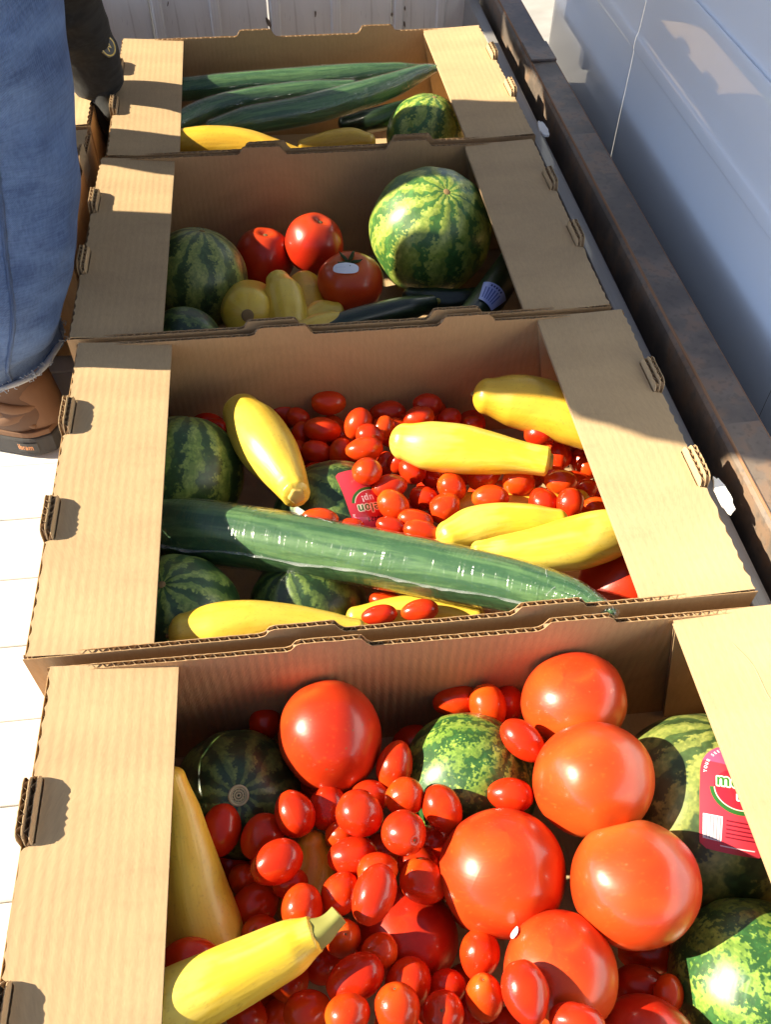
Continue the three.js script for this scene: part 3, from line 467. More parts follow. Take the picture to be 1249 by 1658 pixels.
  [[-0.52,-7.2,-7.36], 2.07, 1.34, [0.995,0.096,0.002], 0, 2, 'grape tomato in second box, third outward above the wrapped cucumber'],
  [[-2.85,-10.32,-10.22], 1.62, 1.35, [0.414,0.645,-0.642], 0, 2, 'grape tomato in second box, second outward above the pink-stickered melon'],
  [[2.11,-8.93,-12.08], 1.49, 1.27, [0.560,0.626,-0.543], 0, 2, 'grape tomato in second box, third outward left of the middle squash'],
  [[-5.53,-10.79,-10.95], 1.81, 1.36, [0.969,-0.161,0.187], 0, 2, 'grape tomato in second box, third outward above and right of the left pointing squash'],
  [[-0.77,-5,-2.09], 1.55, 1.43, [0.993,0.119,-0.024], 0, 2, 'grape tomato in second box, third outward above and right of the pink-stickered melon'],
  [[1.84,-10.08,-7.77], 1.38, 1.07, [0.247,0.678,-0.692], 0, 2, 'grape tomato in second box, second outward left of the middle squash'],
  [[3.3,-8.7,-6.61], 1.44, 1.27, [0.808,0.464,-0.364], 0, 2, 'grape tomato in second box, third outward above and left of the short squash'],
  [[4.28,-7.86,-4.4], 1.58, 1.41, [0.710,-0.407,0.575], 0, 2, 'grape tomato in second box, third outward below and left of the middle squash'],
  [[-2.88,-12.17,-8.86], 1.49, 1.13, [0.996,-0.021,0.085], 0, 2, 'red grape tomato in second box, nearest one above the pink-stickered melon'],
  [[-5.72,-11.89,-8.9], 1.53, 1.22, [0.995,0.077,-0.063], 0, 2, 'red grape tomato in second box, nearest one right of the left pointing squash'],
  [[1.4,-6.54,-1.16], 1.89, 1.32, [0.987,0.158,-0.035], 0, 2, 'grape tomato in second box, third outward above and right of the wrapped cucumber'],
  [[1.46,-6.15,1.58], 1.77, 1.45, [0.709,-0.400,0.581], 0, 2, 'grape tomato in second box, second outward right of the pink-stickered melon'],
  [[4.95,-8.09,-0.66], 1.54, 1.29, [0.901,-0.178,0.395], 0, 2, 'grape tomato in second box, second outward left of the underlying squash'],
  [[6.43,-9.22,-4.38], 1.39, 1.17, [0.816,-0.288,0.501], 0, 2, 'grape tomato in second box, third outward below the middle squash'],
  [[7.84,-6.89,-0.79], 1.62, 1.37, [0.640,-0.419,0.644], 0, 2, 'grape tomato in second box, second outward below and right of the middle squash'],
  [[6.66,-7,1.83], 1.75, 1.46, [0.752,0.507,-0.422], 0, 2, 'red grape tomato in second box, nearest one left of the underlying squash'],
  [[3.43,-6.46,3.52], 1.83, 1.11, [0.951,-0.090,0.297], 0, 2, 'red grape tomato in second box, nearest one left of the short squash'],
  [[0.95,-6.43,4.16], 1.58, 1.03, [0.904,-0.195,0.380], 0, 2, 'red grape tomato in second box, nearest one above and right of the wrapped cucumber'],
  [[3.64,-5.34,5.89], 1.82, 1.08, [0.933,-0.115,0.341], 0, 2, 'red grape tomato in second box, nearest one above the wrapped cucumber'],
  [[-5.85,-5.92,2.73], 1.86, 0.99, [0.976,-0.130,0.177], 0, 2, 'red grape tomato in second box, nearest one above and left of the pink-stickered melon'],
  [[-2.96,-6.55,3.55], 1.35, 0.87, [0.995,-0.015,0.094], 0, 2, 'red grape tomato in second box, nearest one right of the pink-stickered melon'],
  [[11.71,-7.83,-2.84], 1.96, 1.53, [0.882,0.426,-0.201], 0, 2, 'grape tomato in second box, second outward below and left of the middle squash'],
  [[14.79,-6.8,-0.72], 1.71, 1.54, [0.881,-0.110,0.460], 0, 2, 'grape tomato in second box, second outward above and left of the underlying squash'],
  [[11.33,-6.39,1.5], 1.91, 1.34, [0.975,0.107,0.197], 0, 2, 'red grape tomato in second box, nearest one above the short squash'],
  [[18.96,-6.5,-0.01], 1.70, 1.29, [0.944,0.103,0.313], 0, 2, 'red grape tomato in second box, nearest one above and right of the underlying squash'],
  [[16.58,-6.73,2.46], 1.67, 1.47, [0.406,-0.491,0.770], 0, 2, 'red grape tomato in second box, nearest one above the underlying squash'],
  [[18.85,-5.66,3.74], 1.64, 1.36, [0.239,0.671,-0.702], 0, 2, 'red grape tomato in second box, nearest one right of the underlying squash'],
  [[22.59,-9.56,-1.36], 1.34, 1.08, [0.947,0.184,0.264], 0, 2, 'grape tomato in second box, second outward above and left of the front right squash'],
  [[22.32,-8.07,2.46], 1.49, 1.12, [0.943,0.308,0.128], 0, 2, 'red grape tomato in second box, nearest one above and left of the front right squash'],
  [[24.25,-10.02,-0.89], 1.26, 1.00, [0.941,0.197,0.274], 0, 2, 'grape tomato in second box, second outward above the front right squash'],
  [[18.69,-7,-7.45], 1.80, 1.41, [0.961,0.140,0.241], 0, 2, 'red grape tomato in second box, nearest one below and left of the back right squash'],
  [[21.02,-9.56,-6.5], 1.52, 0.98, [0.101,-0.652,0.751], 0, 2, 'grape tomato in second box, second outward below the back right squash'],
  [[24.2,-8.79,2.43], 1.00, 0.84, [0.938,0.209,0.277], 0, 2, 'red grape tomato in second box, nearest one above the front right squash'],
  [[-0.21,-9.38,10.86], 1.77, 1.04, [0.953,-0.098,0.288], 0, 2, 'red grape tomato in second box, nearest one above and left of the peeking squash'],
  [[-1.42,-6.11,14.37], 1.67, 0.94, [0.996,0.086,-0.001], 0, 2, 'red grape tomato in second box, nearest one right of the front wall squash'],
  [[2.19,-5.7,14.55], 1.74, 1.05, [0.992,0.125,0.025], 0, 2, 'red grape tomato in second box, nearest one left of the peeking squash'],
  [[11.48,-10.51,-2.49], 1.43, 1.30, [0.977,0.098,0.189], 0, 2, 'red grape tomato in second box, nearest one above and left of the underlying squash'],
  [[3.6,-10.07,-1.01], 1.36, 1.10, [0.990,0.038,0.137], 0, 2, 'grape tomato in second box, second outward above the wrapped cucumber'],
  [[-17.02,-10.93,-15.97], 1.67, 1.21, [0.990,0.007,-0.143], 0, 2, 'red grape tomato in second box, nearest one above and right of the left striped melon'],
  [[-7.08,-11.5,-14.74], 1.49, 1.12, [0.252,0.689,-0.679], 0, 2, 'grape tomato in second box, second outward above and right of the left pointing squash'],
  [[24.53,-11.23,-5.86], 1.49, 1.36, [0.945,0.183,0.270], 0, 2, 'grape tomato in second box, second outward below and right of the back right squash'],
  [[9.39,-11.3,-2.71], 1.22, 1.05, [0.981,0.081,0.174], 0, 2, 'red grape tomato in second box, nearest one above and left of the short squash'],
  [[-3.22,-12.57,-14.89], 1.61, 1.32, [0.997,-0.025,0.078], 0, 2, 'grape tomato in second box, fourth outward above the pink-stickered melon'],
  [[-1.13,-13.19,-7.27], 1.63, 1.36, [0.995,-0.007,0.099], 0, 2, 'red grape tomato in second box, nearest one above and right of the pink-stickered melon'],
  [[17.25,-10.41,-6.46], 1.52, 1.25, [0.965,0.132,0.226], 0, 2, 'red grape tomato in second box, nearest one below the middle squash'],
  [[19.97,-10.47,-4.41], 1.51, 1.24, [0.957,0.156,0.244], 0, 2, 'grape tomato in second box, second outward above the underlying squash'],
  [[-2.15,-12.3,-12.27], 2.05, 1.70, [0.996,-0.016,0.087], 0, 2, 'grape tomato in second box, third outward above the pink-stickered melon'],
  [[1.54,-14.31,-7.04], 2.02, 1.67, [0.461,0.613,-0.642], 0, 2, 'grape tomato in second box, second outward above and right of the wrapped cucumber'],
  [[6.64,-12.01,-4.47], 1.96, 1.62, [-0.629,0.435,-0.645], 0, 2, 'grape tomato in second box, second outward above and left of the short squash'],
  [[-1.32,-12.8,-21.61], 2.18, 1.81, [0.955,0.249,-0.158], 0, 2, 'grape tomato in second box, fourth outward above and right of the wrapped cucumber'],
  [[2.95,-13.04,-19.23], 2.16, 1.79, [0.105,0.729,-0.677], 0, 2, 'grape tomato in second box, fourth outward above and left of the middle squash'],
  [[8.75,-12.59,-17.83], 2.15, 1.78, [-0.866,0.257,-0.430], 0, 2, 'grape tomato in second box, second outward above and left of the middle squash'],
  [[12.84,-12.9,-15.4], 2.13, 1.76, [0.773,0.543,-0.328], 0, 2, 'red grape tomato in second box, nearest one above the middle squash'],
  [[18.49,-12.96,-7.34], 2.03, 1.68, [-0.244,0.596,-0.765], 0, 2, 'red grape tomato in second box, nearest one below and right of the middle squash'],
  [[22.48,-11.94,-4.11], 1.98, 1.64, [-0.943,-0.126,-0.309], 0, 2, 'grape tomato in second box, second outward above and right of the underlying squash'],
  [[24.35,-12.44,-1.63], 1.96, 1.62, [0.489,0.671,-0.558], 0, 2, 'red grape tomato in second box, nearest one above and right of the front right squash'],
  [[21.69,-12.18,-9.19], 2.05, 1.70, [-0.557,0.433,-0.709], 0, 2, 'red grape tomato in second box, nearest one right of the middle squash'],
  [[3.67,-11.07,-13.44], 2.06, 1.70, [0.970,0.230,-0.082], 0, 2, 'red grape tomato in second box, nearest one left of the middle squash'],
  [[-7.81,-12.62,-12.18], 2.04, 1.69, [0.185,0.681,-0.709], 0, 2, 'red grape tomato in second box, nearest one above and right of the left pointing squash'],
  [[-17.65,-12.75,-18.38], 2.11, 1.74, [-0.827,0.460,-0.323], 0, 2, 'red grape tomato in second box, nearest one above and left of the left pointing squash'],
  [[-13.95,-11.6,-15.79], 2.06, 1.71, [0.829,0.359,-0.428], 0, 2, 'red grape tomato in second box, nearest one left of the left pointing squash'],
  [[-5.3,-14.83,-9.16], 2.04, 1.69, [-0.180,0.653,-0.736], 0, 2, 'red grape tomato in second box, nearest one below and right of the left pointing squash'],
  [[-8.89,-12.54,-19.38], 2.13, 1.77, [-0.978,0.164,-0.130], 0, 2, 'red grape tomato in second box, nearest one above the left pointing squash'],
  [[4.57,-11.6,-9.43], 2.01, 1.67, [0.574,0.608,-0.548], 0, 2, 'red grape tomato in second box, nearest one below and left of the middle squash'],
  [[10.5,-12.8,-8.51], 2.03, 1.68, [-0.516,0.504,-0.692], 0, 2, 'grape tomato in second box, second outward below the middle squash'],
  [[13.43,-12.2,-3.92], 1.97, 1.63, [0.966,0.256,0.025], 0, 2, 'red grape tomato in second box, nearest one above and right of the short squash'],
  [[24.27,-13.17,-11.39], 2.10, 1.74, [0.220,0.719,-0.660], 0, 2, 'red grape tomato in second box, nearest one below the back right squash'],
  [[25.19,-12.97,-8.11], 2.06, 1.70, [-0.748,0.228,-0.623], 0, 2, 'red grape tomato in second box, nearest one below and right of the back right squash'],
  [[-0.29,-14.93,-9.68], 2.06, 1.70, [0.868,0.373,-0.327], 0, 2, 'grape tomato in second box, second outward above and right of the pink-stickered melon'],
  [[-3.22,-14.07,-17.2], 2.14, 1.77, [-0.115,0.704,-0.701], 0, 2, 'grape tomato in second box, fourth outward right of the left pointing squash'],
  [[2.49,-12.8,6.16], 1.82, 1.51, [-0.951,0.085,-0.298], 0, 2, 'red grape tomato in second box, nearest one below and left of the wrapped cucumber'],
  [[0.61,-12.2,10.85], 1.75, 1.45, [0.647,0.461,-0.608], 0, 2, 'red grape tomato in second box, nearest one below the peeking squash'],
  [[4.56,-11.6,8.76], 1.77, 1.47, [-0.446,0.452,-0.772], 0, 2, 'red grape tomato in second box, nearest one below the wrapped cucumber'],
];
{
  const N = 6, skins = [], shoulder = (g, k) => { const p = g.attributes.position; for (let i = 0; i < p.count; i++) { const y = p.getY(i), q = 1 + 0.09 * k * y - 0.06 * y * y * Math.abs(k) + 0.09 * (fbm(p.getX(i) * 1.2 + 9 + k * 5, y * 1.2 + 9, p.getZ(i) * 1.2 + 9, 2) - 0.5), dim = 0.10 * Math.exp(-(p.getX(i) ** 2 + p.getZ(i) ** 2) / 0.02); p.setXYZ(i, p.getX(i) * q, y > 0 ? y - dim : y + dim * 0.25, p.getZ(i) * q); } g.computeVertexNormals(); return g; };
  for (let k = 0; k < N; k++) skins.push(shoulder(new THREE.SphereGeometry(1, 44, 30), k * 0.5 - 1.2));
  const scarGeo = new THREE.SphereGeometry(0.085, 10, 6).scale(1, 0.35, 1).translate(0, 0.905, 0);
  const protos = []; for (let k = 0; k < N; k++) for (const m of M.grape) { const o = new THREE.Group(); part('skin', skins[k], m, o); part('stem_scar', scarGeo, M.scar, o); protos.push(o); }
  for (const [c, a, b, ax, sc, bx, label] of grapes) {
    const o = protos[Math.floor(rnd() * protos.length)].clone(); o.name = numbered('grape_tomato'); scene.add(o);
    let d = V(...ax); if (sc) d = V(...sc); else if (rnd() < 0.6) d.negate();
    o.position.copy(cm(c)); o.quaternion.copy(Q(Y, d.normalize())); o.rotateY(rr(0, 6.28)); o.scale.set(b / 100 * rr(0.97, 1.03), a / 100, b / 100);
    tag(o, label, 'tomato', bx === 1 ? 'grape tomatoes in the nearest box' : 'grape tomatoes in the second box');
  }
}
// big tomatoes: [key, centre cm, half width, half height, wide axis, stem direction, box, label]
const things = {};
const tomatoes = [
  ['T1', [-6.66,-7.1,24.88], 4.76, 4.15, [0.770,-0.274,0.576], [0.263,-0.592,0.762], 1, 'large red-orange tomato with shadowed left side, close to back wall of nearest box'],
  ['T2', [13.68,-5.77,24.7], 4.51, 3.59, [0.956,0.200,0.213], [0.374,-0.920,0.118], 1, 'large orange-red tomato farthest back on the right side of the nearest box'],
  ['T3', [12.71,-3.51,32.36], 4.70, 4.09, [0.942,0.187,0.280], [0.118,-0.226,0.967], 1, 'large glossy tomato with a scarred right side above the widest tomato'],
  ['T4', [4.9,-5.65,37.63], 4.61, 4.48, [0.636,0.325,-0.700], [-0.024,-0.945,0.327], 1, 'large perfectly round orange-red tomato in the middle of the nearest box'],
  ['T5', [13.13,-2.47,40.37], 4.66, 4.02, [0.905,0.196,0.377], [-0.104,0.278,-0.955], 1, 'widest orange tomato, next to the melons at the right of the nearest box'],
  ['T6', [7.12,-4.04,44.76], 3.84, 3.51, [0.976,0.218,0.002], [0.248,-0.938,0.241], 1, 'large orange tomato in front of the round one, half under a curved shadow'],
  ['T7', [-2.25,-9.79,40.06], 3.91, 3.27, [0.962,-0.000,0.274], [0.116,-0.975,0.187], 1, 'large dark red tomato half buried under small grape tomatoes'],
  ['T8', [11.85,-5.63,49.42], 3.39, 2.79, [0.954,0.261,0.151], [0.303,-0.900,0.313], 1, 'large red tomato cut off by the lower edge of the picture'],
  ['U1', [22.56,-9.09,11.59], 4.65, 3.70, [0.908,0.418,-0.035], [0.563,-0.813,-0.146], 2, 'large red tomato in the right front corner under two yellow squash'],
  ['V1', [-10.29,-10.77,-48.86], 4.56, 3.61, [0.180,0.818,-0.546], [0.159,0.986,-0.052], 3, 'dark red oval tomato in shade beside the left melon of the third box'],
  ['V2', [-3.19,-8.22,-47.87], 4.23, 3.89, [0.573,0.699,-0.428], [0.281,0.960,0.003], 3, 'red tomato by the back wall with a small patch of sun on top'],
  ['V3', [0.89,-7.77,-37.98], 4.24, 3.92, [0.991,0.131,-0.010], [-0.057,0.989,0.139], 3, 'red tomato with a green calyx and a white sticker in the third box'],
];
for (const [key, c, a, b, ax, st, bx, label] of tomatoes) {
  const o = thing('tomato', label, 'tomato', cm(c), 'big tomatoes in the boxes'), g = new THREE.SphereGeometry(1, 96, 64), p = g.attributes.position, ph = rr(0, 6), A = a / 100, B = b / 100;
  for (let i = 0; i < p.count; i++) {
    const x = p.getX(i), y = p.getY(i), z = p.getZ(i), h = Math.hypot(x, z), t = Math.atan2(z, x);
    const lobe = 1 + 0.065 * (fbm(x * 1.3 + ph * 7 + 9, y * 1.3 + 9, z * 1.3 + 9, 2) - 0.5) + 0.034 * Math.sin(t * 5 + ph) * h * smooth(y, -0.5, 0.9) + 0.018 * Math.sin(t * 2 + ph * 2) + 0.012 * Math.sin(t * 3 + ph * 3) * h;
    const dim = 0.17 * Math.exp(-h * h / 0.07) * (y > 0 ? 1 : 0.12), sh = y > 0 ? 1 : 0.97;
    p.setXYZ(i, x * lobe, y * sh * (y > 0 ? 1 : 1) - (y > 0 ? dim : -dim), z * lobe);
  }
  g.computeVertexNormals();
  // own frame: Y to the stem, then stretch along the wide axis seen in the box
  const stem = V(...st).normalize(), wide = V(...ax).addScaledVector(stem, -V(...ax).dot(stem)).normalize(), third = V().crossVectors(wide, stem);
  const along = Math.abs(V(...ax).dot(stem)); const rx = A * (1 - along) + B * along, ry = B * (1 - along) + A * along;
  o.quaternion.setFromRotationMatrix(new THREE.Matrix4().makeBasis(wide, stem, third));
  const tone = ['V1', 'V2', 'T7', 'U1', 'T8'].includes(key) ? 2 : ['T4', 'T6', 'T2', 'T3'].includes(key) ? 1 : 0;
  part('skin', g.scale(rx, ry, (rx + ry) / 2), M.tomato[tone], o);
  part('stem_scar', new THREE.SphereGeometry(0.1 * rx, 14, 8).scale(1, 0.3, 1).translate(0, ry * 0.83, 0), M.scar, o);
  if (key === 'V3' || key === 'T3') {   // dried calyx
    const cal = part('calyx', new THREE.SphereGeometry(0.1 * rx, 12, 8).scale(1, 0.5, 1).translate(0, ry * 0.87, 0), M.calyx, o);
    for (let k = 0; k < 5; k++) { const a0 = k / 5 * 6.28 + 0.3, l = rx * rr(0.3, 0.42), q = (f, y) => V(Math.cos(a0) * l * f, ry * (0.86 + y), Math.sin(a0) * l * f); part('sepal', loft([q(0.1, 0), q(0.45, 0.07), q(0.8, 0.11), q(1.05, 0.2)].map((v, i) => [v.x, v.y, v.z, [0.0016, 0.0022, 0.0016, 0.0005][i]]), { rings: 10, seg: 8 }), M.calyx, cal); }
    if (key === 'V3') part('stem', loft([[0, ry * 0.86, 0, 0.0022], [0.002, ry * 1.1, 0.002, 0.0018], [0.006, ry * 1.34, 0.003, 0.0016]], { rings: 10, seg: 8, capB: 0.3 }), M.calyx, cal);
  }
  things[key] = { o, r: Math.max(rx, ry), rx, ry };
}
// melons: [key, centre cm, radius cm, blossom end, tone, box, label]
const melons = [
  ['M1', [-14.81,-11.36,27.35], 5.34, [0.131,0.913,0.386], 'dark', 1, 'dark green melon in deep shade with a pale round scar facing up'],
  ['M2', [4.44,-10.73,28.72], 5.78, [0.603,0.756,-0.256], 'mottled', 1, 'mottled green melon with a sunlit patch behind the round central tomato'],
  ['M3', [22.63,-9.38,33.93], 7.84, [0.218,0.847,-0.486], 'pale', 1, 'large striped melon with a red sticker under the right ledge of the nearest box'],
  ['M4', [21,-7.55,46.7], 5.77, [0.184,0.678,0.712], 'mottled', 1, 'mottled green melon, half sunlit, in the lower right corner of the picture'],
  ['N1', [-19.74,-9.69,-8.03], 6.29, [0.190,0.728,-0.659], 'striped', 2, 'dark striped melon under the left ledge behind the long wrapped cucumber'],
  ['N2', [-20.02,-9.41,10.78], 6.21, [-0.042,0.999,0.021], 'striped', 2, 'striped melon with stripes fanning from its end, left front corner of second box'],
  ['N3', [-4.11,-12.18,-1.37], 6.88, [-0.548,0.748,-0.375], 'dark', 2, 'dark melon with an upside-down pink sticker, buried among grape tomatoes'],
  ['N4', [-7.7,-12.25,8.83], 5.76, [-0.267,0.942,-0.202], 'dark', 2, 'very dark melon in shade below the long wrapped cucumber'],
  ['P1', [-18.82,-8.03,-41.06], 6.43, [0.222,0.930,-0.294], 'pale', 3, 'pale green striped melon under the left ledge of the third box'],
  ['P2', [-19.93,-7.5,-26.91], 4.56, [-0.946,0.308,-0.099], 'dark', 3, 'small dark striped melon in the left front corner of the third box'],
  ['P3', [12.85,-7.3,-47.94], 8.43, [0.159,0.923,0.352], 'bright', 3, 'big round melon with a bright band of sunlight across it'],
  ['R1', [16.35,-7.5,-75.09], 6.26, [0.191,0.976,-0.108], 'bright', 4, 'bright yellow-green mottled melon at the right of the farthest box'],
];
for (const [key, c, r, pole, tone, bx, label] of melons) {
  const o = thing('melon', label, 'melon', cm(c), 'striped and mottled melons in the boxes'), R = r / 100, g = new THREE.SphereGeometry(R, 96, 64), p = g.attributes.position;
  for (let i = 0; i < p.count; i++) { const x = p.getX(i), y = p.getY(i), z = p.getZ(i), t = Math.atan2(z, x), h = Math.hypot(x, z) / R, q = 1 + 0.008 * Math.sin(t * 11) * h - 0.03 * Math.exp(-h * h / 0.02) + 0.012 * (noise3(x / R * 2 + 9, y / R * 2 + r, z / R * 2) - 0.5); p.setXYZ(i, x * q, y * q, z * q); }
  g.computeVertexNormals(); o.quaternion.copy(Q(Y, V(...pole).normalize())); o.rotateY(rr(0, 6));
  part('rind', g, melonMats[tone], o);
  const sc = key === 'M1' ? part('blossom_scar', new THREE.TorusGeometry(R * 0.13, R * 0.022, 8, 28).rotateX(Math.PI / 2).translate(0, R * 0.992, 0), M.paleScar, o) : part('blossom_scar', new THREE.SphereGeometry(R * 0.06, 16, 8).scale(1, 0.3, 1).translate(0, R * 0.968, 0), M.brownScar, o);
  if (key === 'M1') for (let k = 0; k < 3; k++) part('scar_ring', new THREE.TorusGeometry(R * (0.03 + 0.035 * k), R * 0.013, 6, 20).rotateX(Math.PI / 2).translate(0, R * 0.992, 0), M.paleScar, sc);
  if (key === 'M1') for (let k = 0; k < 12; k++) part('scar_spoke', new THREE.BoxGeometry(R * 0.07, R * 0.012, R * 0.011).translate(R * 0.085, R * 0.99, 0).rotateY(k / 12 * 6.283), M.paleScar, sc);
  things[key] = { o, r: R, rx: R, ry: R };
}
